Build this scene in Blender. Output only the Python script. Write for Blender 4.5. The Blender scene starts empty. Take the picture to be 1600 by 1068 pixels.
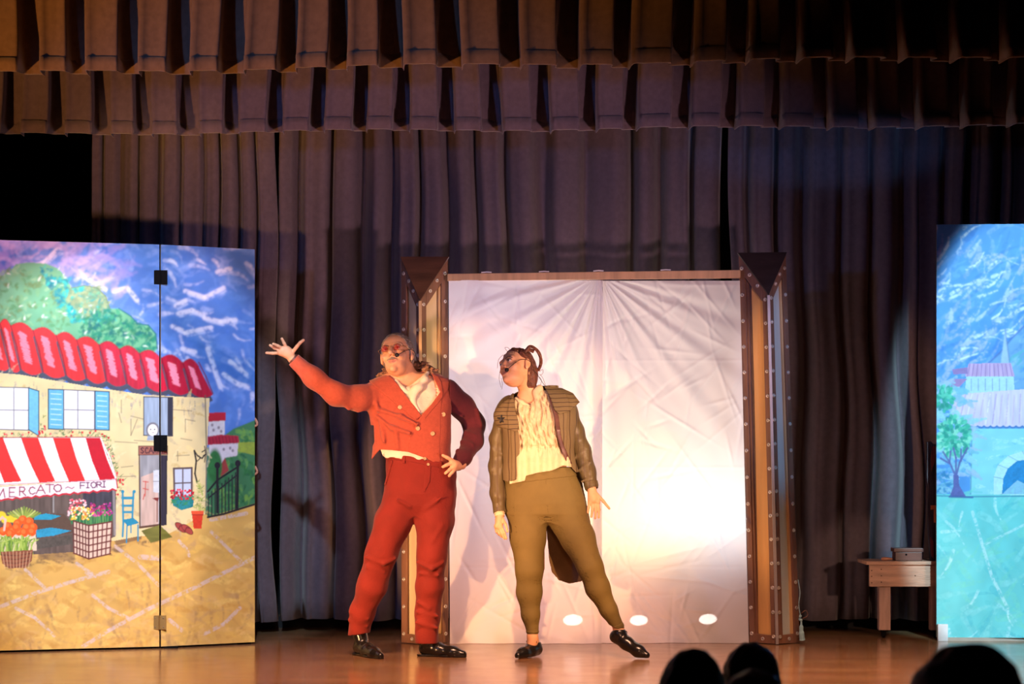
import bpy, bmesh, math, random
import numpy as np
from mathutils import Vector, Matrix

# ------------------------------------------------------------------ camera, world, lights
SC = bpy.context.scene
COL = SC.collection
F = 3420.0; CAM_Z = 1.106; HOR = 710.0; CAMD = 12.0      # focal px, eye height, horizon row, metres to the actors

def P(px, py, y=0.0):
    d = CAMD + y
    return Vector(((px-800.0)*d/F, y, CAM_Z+(HOR-py)*d/F))

cam_d = bpy.data.cameras.new('camera'); cam = bpy.data.objects.new('camera', cam_d); COL.objects.link(cam)
cam.location = (0, -CAMD, CAM_Z); cam.rotation_euler = (math.pi/2, 0, 0)
cam_d.sensor_width = 36.0; cam_d.lens = F/1600*36.0
cam_d.shift_y = (HOR-534.0)/1600.0
cam_d.dof.use_dof = True; cam_d.dof.focus_distance = 12.0; cam_d.dof.aperture_fstop = 3.2
SC.camera = cam
SC.view_settings.view_transform = 'Standard'; SC.view_settings.look = 'None'
SC.view_settings.exposure = 0.0; SC.view_settings.gamma = 1.0; SC.view_settings.use_curve_mapping = False
SC.cycles.max_bounces = 6
w = bpy.data.worlds.new('house_dark'); SC.world = w; w.use_nodes = True
w.node_tree.nodes['Background'].inputs[0].default_value = (0.30, 0.22, 0.40, 1)
w.node_tree.nodes['Background'].inputs[1].default_value = 0.012

def spot(name, loc, tgt, power, color, angle, blend=0.3, size=0.08, sx=1.0, sy=1.0):
    l = bpy.data.lights.new(name, 'SPOT'); l.energy = power; l.color = color
    l.spot_size = math.radians(angle); l.spot_blend = blend; l.shadow_soft_size = size
    o = bpy.data.objects.new(name, l); COL.objects.link(o); o.location = loc
    q = (Vector(tgt)-Vector(loc)).to_track_quat('-Z', 'Y')
    o.rotation_mode = 'QUATERNION'; o.rotation_quaternion = q; o.scale = (sx, sy, 1)
    return o
def area(name, loc, tgt, power, color, sx, sy, spread=180):
    l = bpy.data.lights.new(name, 'AREA'); l.energy = power; l.color = color
    l.shape = 'RECTANGLE'; l.size = sx; l.size_y = sy; l.spread = math.radians(spread)
    o = bpy.data.objects.new(name, l); COL.objects.link(o); o.location = loc
    o.rotation_mode = 'QUATERNION'; o.rotation_quaternion = (Vector(tgt)-Vector(loc)).to_track_quat('-Z', 'Y')
    return o

ORANGE = (1.0, 0.50, 0.20); PINK = (1.0, 0.50, 0.62); BLUE = (0.16, 0.34, 1.0); LAV = (0.80, 0.62, 1.0)
# warm keys on the two actors, from the front of house
spot('key_man', (-4.3, -5.6, 1.0), P(585, 770), 3400, ORANGE, 16, 0.4, 0.05, 1.05, 1.0)
spot('key_woman', (3.6, -7.0, 0.7), P(866, 770), 2300, (1.0, 0.50, 0.19), 14, 0.35, 0.06, 0.50, 1.0)
spot('front_fill', (0.3, -9.5, 2.6), P(760, 740), 420, (1.0, 0.50, 0.28), 24, 0.8, 0.3)
area('stage_wash', (0.4, -3.6, 4.6), (0.4, -0.9, 0), 82, (1.0, 0.50, 0.30), 5.5, 0.3, 40)
spot('bench_warm', (4.0, -4.0, 1.2), P(1405, 900, 1.2), 330, (1.0, 0.62, 0.40), 9, 0.5, 0.05)
spot('portal_warm', (-4.2, -5.0, 1.4), P(1195, 700, 0.8), 1100, (1.0, 0.52, 0.20), 13, 0.6, 0.05, 0.35, 1.0)
spot('portal_side', (4.2, -4.6, 1.6), P(665, 640, 0.8), 800, (1.0, 0.72, 0.42), 15, 0.6, 0.05, 0.35, 1.0)
# wash from low house right: lights the drapes and throws the portal's shadow up and to the left
spot('drape_wash', (3.3, -5.6, 0.35), P(640, 350, 1.6), 950, (1.0, 0.56, 0.62), 36, 0.9, 0.14, 1.0, 0.8)
spot('drape_blue', (-3.2, -5.0, 2.6), P(800, 500, 1.6), 260, BLUE, 44, 0.7, 0.1)
spot('right_blue', (2.6, -5.0, 1.4), P(1280, 220, 1.5), 260, (0.16, 0.42, 1.0), 12, 0.6, 0.05, 1.4, 0.5)
spot('portal_blue', (4.2, -4.0, 2.9), P(1225, 600, 0.8), 450, (0.20, 0.50, 1.0), 14, 0.6, 0.05, 0.4, 1.0)
spot('drape_gold', (-2.9, -4.8, 1.2), P(330, 330, 1.6), 650, (1.0, 0.50, 0.16), 18, 0.8, 0.1)
spot('valance_warm', (-4.3, -4.6, 0.9), P(300, 60, -0.4), 900, (1.0, 0.40, 0.10), 42, 0.9, 0.08, 1.4, 0.6)
# left flat
spot('flat_left_white', (-1.6, -4.6, 3.6), P(110, 735, 0.3), 1150, (1.0, 0.84, 0.80), 26, 0.35, 0.05, 0.62, 1.0)
spot('flat_left_pink', (-3.2, -4.2, 3.6), P(50, 410, 0.3), 950, (1.0, 0.46, 0.62), 13, 0.6, 0.05, 1.1, 0.8)
spot('flat_left_pink_patch', (-2.2, -4.4, 3.6), P(318, 420, 0.6), 520, PINK, 5.2, 0.9, 0.03, 0.7, 1.2)
spot('flat_left_blue', (-1.0, -4.6, 3.6), P(230, 700, 0.4), 1150, (0.60, 0.78, 1.0), 26, 0.35, 0.05, 0.8, 1.0)
# right flat
spot('flat_right_cyan', (2.9, -4.4, 3.35), P(1576, 684, 1.0), 2000, (0.52, 0.84, 1.0), 28.5, 0.3, 0.03, 0.44, 1.0)
# lamps standing behind the white curtain
spot('glow_warm', P(1012, 830, 1.36), P(985, 700, 0.80), 36, (1.0, 0.72, 0.32), 165, 1.0, 0.06, 0.8, 1.0)
spot('glow_right', P(1130, 820, 1.36), P(1115, 720, 0.80), 22, (0.85, 0.92, 1.0), 165, 1.0, 0.06)
area('glow_pink', P(860, 945, 1.36), P(860, 880, 0.80), 6.0, (1.0, 0.42, 0.28), 1.2, 0.1)
area('glow_lavender', P(750, 640, 1.36), P(750, 640, 0.80), 5, (0.72, 0.66, 1.0), 0.6, 1.6)
area('glow_all', P(930, 640, 1.38), P(930, 660, 0.80), 9, (1.0, 0.82, 0.72), 1.5, 1.5)
for i, (px, py) in enumerate(((895, 968), (1000, 967), (1108, 965))):
    spot('floor_beam', P(px-22, py+20, 1.28), P(px, py, 0.80), 16, (1.0, 0.93, 0.85), 9.0, 0.15, 0.004, 1.5, 0.85)

# ------------------------------------------------------------------ helpers
def lin(c):
    return tuple(((v/255)/12.92 if v/255 <= 0.04045 else ((v/255+0.055)/1.055)**2.4) for v in c)
def material(name, col, rough=0.7, var=0.15, vscale=8, bump=0.0, bscale=60, metal=0.0, sheen=0.0, stretch=(1, 1, 1), trans=0.0, spec=0.5):
    m = bpy.data.materials.new(name); m.use_nodes = True; nt = m.node_tree; b = nt.nodes['Principled BSDF']
    col = tuple(col)+(1,)
    b.inputs['Base Color'].default_value = col; b.inputs['Roughness'].default_value = rough
    b.inputs['Metallic'].default_value = metal; b.inputs['Sheen Weight'].default_value = sheen
    b.inputs['Specular IOR Level'].default_value = spec
    tc = nt.nodes.new('ShaderNodeTexCoord'); mp = nt.nodes.new('ShaderNodeMapping'); mp.inputs['Scale'].default_value = stretch
    nt.links.new(tc.outputs['Object'], mp.inputs[0])
    if var > 0:
        n = nt.nodes.new('ShaderNodeTexNoise'); n.inputs['Scale'].default_value = vscale; n.inputs['Detail'].default_value = 4
        r = nt.nodes.new('ShaderNodeValToRGB')
        r.color_ramp.elements[0].position = 0.3; r.color_ramp.elements[1].position = 0.7
        r.color_ramp.elements[0].color = tuple(v*(1-var) for v in col[:3])+(1,)
        r.color_ramp.elements[1].color = tuple(min(1, v*(1+var)) for v in col[:3])+(1,)
        nt.links.new(mp.outputs[0], n.inputs['Vector']); nt.links.new(n.outputs['Fac'], r.inputs[0]); nt.links.new(r.outputs[0], b.inputs['Base Color'])
    if bump > 0:
        n2 = nt.nodes.new('ShaderNodeTexNoise'); n2.inputs['Scale'].default_value = bscale; n2.inputs['Detail'].default_value = 5
        bp = nt.nodes.new('ShaderNodeBump'); bp.inputs['Strength'].default_value = bump; bp.inputs['Distance'].default_value = 0.01
        nt.links.new(mp.outputs[0], n2.inputs['Vector']); nt.links.new(n2.outputs['Fac'], bp.inputs['Height']); nt.links.new(bp.outputs[0], b.inputs['Normal'])
    if trans > 0:
        out = nt.nodes['Material Output']; t = nt.nodes.new('ShaderNodeBsdfTranslucent'); t.inputs[0].default_value = col
        mx = nt.nodes.new('ShaderNodeMixShader'); mx.inputs[0].default_value = trans
        nt.links.new(b.outputs[0], mx.inputs[1]); nt.links.new(t.outputs[0], mx.inputs[2]); nt.links.new(mx.outputs[0], out.inputs[0])
    return m

def thing(name, label, cat, loc=(0, 0, 0), group=None):
    o = bpy.data.objects.new(name, None); COL.objects.link(o); o.location = loc; o.empty_display_size = 0.1
    return tag(o, label, cat, group)
def tag(o, label, cat, group=None):
    o['label'] = label; o['category'] = cat
    if group: o['group'] = group
    return o
def link(name, me, mat, parent=None, structure=False, label=None, smooth=False):
    o = bpy.data.objects.new(name, me); COL.objects.link(o)
    for m in (mat if isinstance(mat, (list, tuple)) else [mat]): me.materials.append(m)
    if smooth: me.polygons.foreach_set('use_smooth', np.ones(len(me.polygons), dtype=bool))
    if parent is not None:
        o.parent = parent
        o.matrix_parent_inverse = world_of(parent).inverted()
    if structure: o['kind'] = 'structure'
    if label: o['label'] = label
    return o
def world_of(o):
    if o.parent is None: return o.matrix_basis.copy()
    return world_of(o.parent) @ o.matrix_parent_inverse @ o.matrix_basis
def bm_obj(name, bm, mat, parent=None, **k):
    bmesh.ops.recalc_face_normals(bm, faces=bm.faces)
    me = bpy.data.meshes.new(name); bm.to_mesh(me); bm.free(); return link(name, me, mat, parent, **k)
def np_mesh(name, V, Fq):
    me = bpy.data.meshes.new(name)
    V = np.asarray(V, dtype=np.float32); Fq = np.asarray(Fq, dtype=np.int32)
    me.vertices.add(len(V)); me.vertices.foreach_set('co', V.ravel())
    n = Fq.shape[1]
    me.loops.add(Fq.size); me.loops.foreach_set('vertex_index', Fq.ravel())
    me.polygons.add(len(Fq)); me.polygons.foreach_set('loop_start', np.arange(0, Fq.size, n, dtype=np.int32))
    me.update(calc_edges=True); return me
def grid_faces(nu, nv):
    i, j = np.meshgrid(np.arange(nu-1), np.arange(nv-1), indexing='ij'); a = (i*nv+j).ravel()
    return np.stack([a, a+nv, a+nv+1, a+1], 1)
def add_box(bm, c, s, rot=None):
    r = bmesh.ops.create_cube(bm, size=1.0)
    M = Matrix.Translation(Vector(c)) @ (rot.to_4x4() if rot is not None else Matrix.Identity(4)) @ Matrix.Diagonal((s[0], s[1], s[2], 1))
    bmesh.ops.transform(bm, matrix=M, verts=r['verts']); return r['verts']
def bevel(bm, w=0.004, seg=2):
    bmesh.ops.bevel(bm, geom=[e for e in bm.edges], offset=w, segments=seg, affect='EDGES', profile=0.7)
def prism(bm, pts, off):
    """pts: list of Vectors (planar outline), off: extrusion Vector"""
    a = [bm.verts.new(p) for p in pts]; b = [bm.verts.new(Vector(p)+off) for p in pts]
    bm.faces.new(a); bm.faces.new(b[::-1]); n = len(pts)
    for i in range(n): bm.faces.new((a[i], b[i], b[(i+1) % n], a[(i+1) % n]))
def tube(bm, pts, r, seg=8, closed=False):
    """round tube along pts, r number or list"""
    n = len(pts); rings = []
    up = Vector((0, 0, 1))
    for i, p in enumerate(pts):
        p = Vector(p); a = Vector(pts[max(0, i-1)]); b = Vector(pts[min(n-1, i+1)])
        if closed: a = Vector(pts[(i-1) % n]); b = Vector(pts[(i+1) % n])
        t = (b-a).normalized(); s = t.cross(up)
        if s.length < 0.1: s = t.cross(Vector((0, 1, 0)))
        s.normalize(); q = s.cross(t); rr = r[i] if isinstance(r, (list, tuple)) else r
        rings.append([bm.verts.new(p+(s*math.cos(2*math.pi*k/seg)+q*math.sin(2*math.pi*k/seg))*rr) for k in range(seg)])
    m = n if closed else n-1
    for i in range(m):
        A = rings[i]; B = rings[(i+1) % n]
        for k in range(seg): bm.faces.new((A[k], A[(k+1) % seg], B[(k+1) % seg], B[k]))
    if not closed: bm.faces.new(rings[0][::-1]); bm.faces.new(rings[-1])
def smooth_path(pts, n=8):
    out = []; L = len(pts)
    for i in range(L-1):
        p0 = Vector(pts[max(0, i-1)]); p1 = Vector(pts[i]); p2 = Vector(pts[i+1]); p3 = Vector(pts[min(L-1, i+2)])
        for k in range(n):
            t = k/n
            out.append(0.5*((2*p1)+(p2-p0)*t+(2*p0-5*p1+4*p2-p3)*t*t+(3*p1-p0-3*p2+p3)*t**3))
    out.append(Vector(pts[-1])); return out

# ------------------------------------------------------------------ signed-distance modelling (smooth joined figures)
class Cap:
    def __init__(s, a, b, ra, rb=None, sy=1.0):
        s.a = np.array(a, dtype=np.float32); s.b = np.array(b, dtype=np.float32); s.ra = ra; s.rb = ra if rb is None else rb; s.sy = sy
    def __call__(s, X):
        p = X-s.a; ba = s.b-s.a
        if s.sy != 1.0:
            p = p.copy(); ba = ba.copy(); p[:, 1] /= s.sy; ba[1] /= s.sy
        h = np.clip((p@ba)/max(1e-9, float(ba@ba)), 0, 1)
        q = p-h[:, None]*ba
        return np.sqrt((q*q).sum(1))-(s.ra+(s.rb-s.ra)*h)
class Ell:
    def __init__(s, c, r, R=None):
        s.c = np.array(c, dtype=np.float32); s.r = np.array(r, dtype=np.float32); s.R = None if R is None else np.array(R, dtype=np.float32)
    def __call__(s, X):
        p = X-s.c
        if s.R is not None: p = p@s.R          # columns of R are the local axes
        k0 = np.sqrt(((p/s.r)**2).sum(1)); k1 = np.sqrt(((p/(s.r**2))**2).sum(1))+1e-6
        return k0*(k0-1)/k1
class Loft:
    """elliptic sections: rows (z, xl, xr, ry, yc)"""
    def __init__(s, rows, sup=2.0):
        rows = sorted(rows); A = np.array(rows, dtype=np.float32); s.A = A; s.sup = sup
    def __call__(s, X):
        A = s.A; z = X[:, 2]; xl = np.interp(z, A[:, 0], A[:, 1]); xr = np.interp(z, A[:, 0], A[:, 2])
        ry = np.interp(z, A[:, 0], A[:, 3]); yc = np.interp(z, A[:, 0], A[:, 4]); rx = (xr-xl)/2
        dx = X[:, 0]-(xl+xr)/2; dy = X[:, 1]-yc; n = s.sup
        k0 = ((np.abs(dx)/rx)**n+(np.abs(dy)/ry)**n)**(1/n)
        d = (k0-1)*np.minimum(rx, ry)*0.5+(k0-1)*0.5*np.where(np.abs(dx)/rx > np.abs(dy)/ry, rx, ry)
        return np.maximum(d, np.maximum(A[0, 0]-z, z-A[-1, 0])).astype(np.float32)
def loft_px(rows, **k):
    out = []
    for (py, xl, xr, ry, yc) in rows:
        a = P(xl, py, yc); b = P(xr, py, yc); out.append((a.z, a.x, b.x, ry, yc))
    return Loft(out, **k)
class Poly:
    """prism whose outline is given in photo pixels at the actors' distance"""
    def __init__(s, pts, y0=-9.0, y1=9.0, pad=0.0):
        s.v = np.array([(P(a, b).x, P(a, b).z) for a, b in pts], dtype=np.float32); s.y0 = y0; s.y1 = y1; s.pad = pad
    def __call__(s, X):
        k = CAMD/(CAMD+X[:, 1]); px = X[:, 0]*k; pz = CAM_Z+(X[:, 2]-CAM_Z)*k
        d = np.full(len(X), 1e9, dtype=np.float32); sg = np.ones(len(X), dtype=np.float32); v = s.v; n = len(v)
        for i in range(n):
            a = v[i]; b = v[i-1]; ex, ez = b-a; wx = px-a[0]; wz = pz-a[1]
            t = np.clip((wx*ex+wz*ez)/(ex*ex+ez*ez+1e-12), 0, 1)
            d = np.minimum(d, (wx-ex*t)**2+(wz-ez*t)**2)
            c1 = pz >= a[1]; c2 = pz < b[1]; c3 = ex*wz > ez*wx
            fl = (c1 & c2 & c3) | (~c1 & ~c2 & ~c3); sg = np.where(fl, -sg, sg)
        d = sg*np.sqrt(d)-s.pad
        return np.maximum(d, np.maximum(s.y0-X[:, 1], X[:, 1]-s.y1))
def smin(a, b, k):
    if k <= 0: return np.minimum(a, b)
    h = np.clip(0.5+0.5*(b-a)/k, 0, 1); return b+(a-b)*h-k*h*(1-h)
class U:
    def __init__(s, prims, k=0.02): s.p = prims; s.k = k
    def __call__(s, X):
        ps = s.p
        if 1000 < len(X) < 9000 and len(ps) > 3:
            lo = X.min(0); hi = X.max(0); c = ((lo+hi)/2)[None]; R = float(np.linalg.norm(hi-lo))/2
            dc = [float(q[0](c)[0]) if isinstance(q, tuple) else float(q(c)[0]) for q in ps]
            m = min(dc); keep = [q for q, v in zip(ps, dc) if v < max(R*1.5, m+2*R)+s.k+0.02]
            ps = keep
        d = None
        for q in ps:
            k = s.k
            if isinstance(q, tuple): q, k = q
            v = q(X); d = v if d is None else smin(d, v, k)
        return d
class Fn:
    def __init__(s, f): s.f = f
    def __call__(s, X): return s.f(X)
def shell(f, t): return Fn(lambda X: (lambda d: np.maximum(d, -(d+t)))(f(X)))
def inter(*fs):
    def g(X):
        d = fs[0](X)
        for f in fs[1:]: d = np.maximum(d, f(X))
        return d
    return Fn(g)
def sub(a, b, k=0.0):
    return Fn(lambda X: -smin(-a(X), b(X), k)) if k > 0 else Fn(lambda X: np.maximum(a(X), -b(X)))
def grow(f, r): return Fn(lambda X: f(X)-r)
def lumpy(f, amp, freq, seed=0, st=(1, 1, 1)):
    rs = np.random.RandomState(seed); K = rs.randn(7, 3)*freq*np.array(st); ph = rs.rand(7)*6.28
    return Fn(lambda X: f(X)+amp*np.sin(X@K.T.astype(np.float32)+ph).sum(1)/2.6)

def mesh_sdf(name, f, lo, hi, h):
    B = 16; lo = np.array(lo, dtype=np.float32); hi = np.array(hi, dtype=np.float32)
    nb = np.ceil((hi-lo)/(h*B)).astype(int)+1
    gx = [lo[k]+(np.arange(nb[k])+0.5)*h*B for k in range(3)]
    C = np.stack(np.meshgrid(*gx, indexing='ij'), -1).reshape(-1, 3).astype(np.float32)
    dc = f(C); R = h*B*0.9
    act = np.where(np.abs(dc) < R*1.6)[0]
    V = np.repeat(np.repeat(np.repeat(np.where(dc < 0, -1, 1).astype(np.float32).reshape(nb), B, 0), B, 1), B, 2)
    t = np.arange(B)*h; L = np.stack(np.meshgrid(t, t, t, indexing='ij'), -1).reshape(-1, 3).astype(np.float32)
    for a in act:
        i, j, k = np.unravel_index(a, nb); o = lo+np.array([i, j, k])*h*B
        V[i*B:(i+1)*B, j*B:(j+1)*B, k*B:(k+1)*B] = f(L+o.astype(np.float32)).reshape(B, B, B)
    ins = V < 0
    n = np.array(V.shape)-1
    s = np.zeros(tuple(n), dtype=np.uint8)
    for dx in (0, 1):
        for dy in (0, 1):
            for dz in (0, 1): s += ins[dx:dx+n[0], dy:dy+n[1], dz:dz+n[2]]
    cells = np.argwhere((s > 0) & (s < 8)); idx = -np.ones(tuple(n), dtype=np.int32); idx[cells[:, 0], cells[:, 1], cells[:, 2]] = np.arange(len(cells))
    acc = np.zeros((len(cells), 3)); cnt = np.zeros(len(cells))
    cs = [(a, b, c) for a in (0, 1) for b in (0, 1) for c in (0, 1)]
    val = {c: V[cells[:, 0]+c[0], cells[:, 1]+c[1], cells[:, 2]+c[2]] for c in cs}
    for ax in range(3):
        for c in cs:
            if c[ax]: continue
            e = list(c); e[ax] = 1; e = tuple(e); a = val[c]; b = val[e]; m = (a < 0) != (b < 0)
            tt = np.where(m, a/np.where(m, a-b, 1), 0)
            p = np.tile(np.array(c, dtype=float), (len(cells), 1)); p[:, ax] += tt
            acc += np.where(m[:, None], p, 0); cnt += m
    pos = lo+(cells+acc/cnt[:, None])*h
    quads = []
    for ax in range(3):
        a1 = (ax+1) % 3; a2 = (ax+2) % 3
        sl0 = [slice(None)]*3; sl1 = [slice(None)]*3; sl0[ax] = slice(0, -1); sl1[ax] = slice(1, None)
        E = np.argwhere(ins[tuple(sl0)] != ins[tuple(sl1)])
        E = E[(E[:, a1] > 0) & (E[:, a2] > 0) & (E[:, a1] < n[a1]) & (E[:, a2] < n[a2])]
        if not len(E): continue
        neg = ins[E[:, 0], E[:, 1], E[:, 2]]
        def g(o1, o2):
            q = E.copy(); q[:, a1] -= o1; q[:, a2] -= o2; return idx[q[:, 0], q[:, 1], q[:, 2]]
        q = np.stack([g(1, 1), g(0, 1), g(0, 0), g(1, 0)], 1)
        q[~neg] = q[~neg][:, ::-1]; quads.append(q)
    Q = np.concatenate(quads); Q = Q[(Q >= 0).all(1)]
    me = np_mesh(name, pos, Q)
    me.polygons.foreach_set('use_smooth', np.ones(len(me.polygons), dtype=bool))
    return me
def box_px(x0, x1, y0, y1, ya, yb):
    a = P(x0, y1, ya); b = P(x1, y0, ya); c = P(x0, y1, yb); d = P(x1, y0, yb)
    return (min(a.x, c.x), ya, min(a.z, c.z)), (max(b.x, d.x), yb, max(b.z, d.z))
# ------------------------------------------------------------------ setting
def floor_material():
    m = bpy.data.materials.new('varnished_boards'); m.use_nodes = True; nt = m.node_tree; b = nt.nodes['Principled BSDF']
    tc = nt.nodes.new('ShaderNodeTexCoord'); mp = nt.nodes.new('ShaderNodeMapping')
    nt.links.new(tc.outputs['Object'], mp.inputs[0])
    br = nt.nodes.new('ShaderNodeTexBrick'); br.inputs['Scale'].default_value = 1.0
    br.inputs['Brick Width'].default_value = 1.1; br.inputs['Row Height'].default_value = 0.058; br.inputs['Mortar Size'].default_value = 0.0012
    br.inputs['Color1'].default_value = (0.42, 0.235, 0.115, 1); br.inputs['Color2'].default_value = (0.33, 0.17, 0.08, 1); br.inputs['Mortar'].default_value = (0.10, 0.045, 0.02, 1)
    br.offset = 0.37
    n = nt.nodes.new('ShaderNodeTexNoise'); n.inputs['Scale'].default_value = 3; n.inputs['Detail'].default_value = 6
    mp2 = nt.nodes.new('ShaderNodeMapping'); mp2.inputs['Scale'].default_value = (1, 14, 1)
    nt.links.new(tc.outputs['Object'], mp2.inputs[0]); nt.links.new(mp2.outputs[0], n.inputs['Vector'])
    mx = nt.nodes.new('ShaderNodeMix'); mx.data_type = 'RGBA'; mx.blend_type = 'MULTIPLY'; mx.inputs[0].default_value = 0.5
    nt.links.new(mp.outputs[0], br.inputs['Vector']); nt.links.new(br.outputs['Color'], mx.inputs[6]); nt.links.new(n.outputs['Color'], mx.inputs[7])
    nt.links.new(mx.outputs[2], b.inputs['Base Color'])
    b.inputs['Roughness'].default_value = 0.2
    n3 = nt.nodes.new('ShaderNodeTexNoise'); n3.inputs['Scale'].default_value = 5; n3.inputs['Detail'].default_value = 5
    r = nt.nodes.new('ShaderNodeMapRange'); r.inputs[3].default_value = 0.10; r.inputs[4].default_value = 0.24
    nt.links.new(mp.outputs[0], n3.inputs['Vector']); nt.links.new(n3.outputs['Fac'], r.inputs[0]); nt.links.new(r.outputs[0], b.inputs['Roughness'])
    bp = nt.nodes.new('ShaderNodeBump'); bp.inputs['Strength'].default_value = 0.06; bp.inputs['Distance'].default_value = 0.002
    nt.links.new(n.outputs['Fac'], bp.inputs['Height']); nt.links.new(bp.outputs[0], b.inputs['Normal'])
    return m
M_floor = floor_material()
M_black = material('black_painted_wall', (0.006, 0.005, 0.006), 0.85, 0.2, 3)
M_dark = material('dark_house_floor', (0.02, 0.017, 0.02), 0.8)
XL, XR, YB, YF = -4.6, 4.6, 3.2, -1.75
bm = bmesh.new(); add_box(bm, (0, (YB+YF)/2, -0.45), (XR-XL, YB-YF, 0.9)); bm_obj('floor', bm, M_floor, structure=True)
bm = bmesh.new(); add_box(bm, (0, (YF-13)/2, -0.95), (XR-XL, 13+YF, 0.1)); bm_obj('floor_auditorium', bm, M_dark, structure=True)
bm = bmesh.new(); add_box(bm, (0, YB+0.05, 2.0), (XR-XL, 0.1, 5.8)); bm_obj('wall_back', bm, M_black, structure=True)
bm = bmesh.new(); add_box(bm, (XL-0.05, (YB-13)/2, 2.0), (0.1, YB+13, 5.8)); bm_obj('wall_left', bm, M_black, structure=True)
bm = bmesh.new(); add_box(bm, (XR+0.05, (YB-13)/2, 2.0), (0.1, YB+13, 5.8)); bm_obj('wall_right', bm, M_black, structure=True)
bm = bmesh.new(); add_box(bm, (0, (YB-13)/2, 4.95), (XR-XL, YB+13, 0.1)); bm_obj('ceiling', bm, M_black, structure=True)
# low black kick strip behind the drapes, along the back of the stage floor
bm = bmesh.new(); add_box(bm, (0, 2.02, 0.035), (7.2, 0.03, 0.07)); bm_obj('trim_1', bm, M_black, structure=True)

# ------------------------------------------------------------------ drapes
M_drape = material('heavy_grey_drape', (0.120, 0.092, 0.112), 0.95, 0.12, 30, 0.15, 300, sheen=0.25, spec=0.1)
M_val = material('heavy_taupe_valance', (0.165, 0.106, 0.068), 0.95, 0.12, 30, 0.15, 300, sheen=0.25, spec=0.1)
def drape(name, px0, px1, y0, y1, ztop, zbot, wmin, wmax, amp, seed, label, over=0.35):
    rnd = random.Random(seed)
    xa = (px0-800)*(CAMD+y0)/F; xb = (px1-800)*(CAMD+y1)/F
    x = xa; prof = []
    while x < xb:
        wd = rnd.uniform(wmin, wmax); A = amp*rnd.uniform(0.65, 1.15); flat = rnd.uniform(0.25, 0.62); n = 18; lean = rnd.uniform(-0.3, 0.5)
        for k in range(n):
            t = k/n
            # a round-fronted fold followed by a tight valley
            if t < flat: yy = -A*(0.92+0.08*math.sin(math.pi*t/flat))
            else:
                s = (t-flat)/(1-flat); yy = -A*(0.5+0.5*math.cos(2*math.pi*s))*0.92+0.25*A*math.exp(-((s-0.5)/0.16)**2)
            yy += 0.12*A*math.sin(t*9+seed+x*11)
            xx = x+wd*(t+over*lean*math.sin(2*math.pi*t)/4)
            prof.append((xx, yy))
        x += wd
    prof = [p for p in prof if p[0] <= xb]; nv = 26; V = []
    nu = len(prof)
    ph = [rnd.uniform(0, 6) for _ in range(4)]
    for i, (xx, yy) in enumerate(prof):
        f = (xx-xa)/(xb-xa); yc = y0+(y1-y0)*f
        for j in range(nv):
            t = j/(nv-1); z = ztop+(zbot-ztop)*t
            a = 0.8+0.3*t; sw = 0.018*math.sin(2.3*z+ph[0]+xx*2.1)+0.010*math.sin(5*z+ph[1]+xx*5)
            V.append((xx+sw*(0.3+t), yc+yy*a+0.012*math.sin(3*z+xx*7+ph[2]), z+0.006*math.sin(xx*9)*(t > 0.99)))
    me = np_mesh(name, V, grid_faces(nu, nv))
    o = link(name, me, M_drape, smooth=True); md = o.modifiers.new('cloth', 'SOLIDIFY'); md.thickness = 0.004
    return tag(o, label, 'curtain', 'stage curtains hanging along the back')
drape('stage_curtain', 146, 432, 1.68, 1.62, 3.75, 0.075, 0.06, 0.17, 0.085, 3, 'tightly gathered brown-grey stage curtain behind the left painted flat')
drape('stage_curtain', 440, 1126, 1.80, 1.74, 3.75, 0.075, 0.15, 0.29, 0.135, 8, 'wide grey-purple stage curtain hanging behind the two actors and white sheets')
drape('stage_curtain', 1137, 1720, 1.76, 1.76, 3.75, 0.075, 0.15, 0.26, 0.125, 21, 'dark stage curtain behind the bench at the right of the portal')

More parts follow.
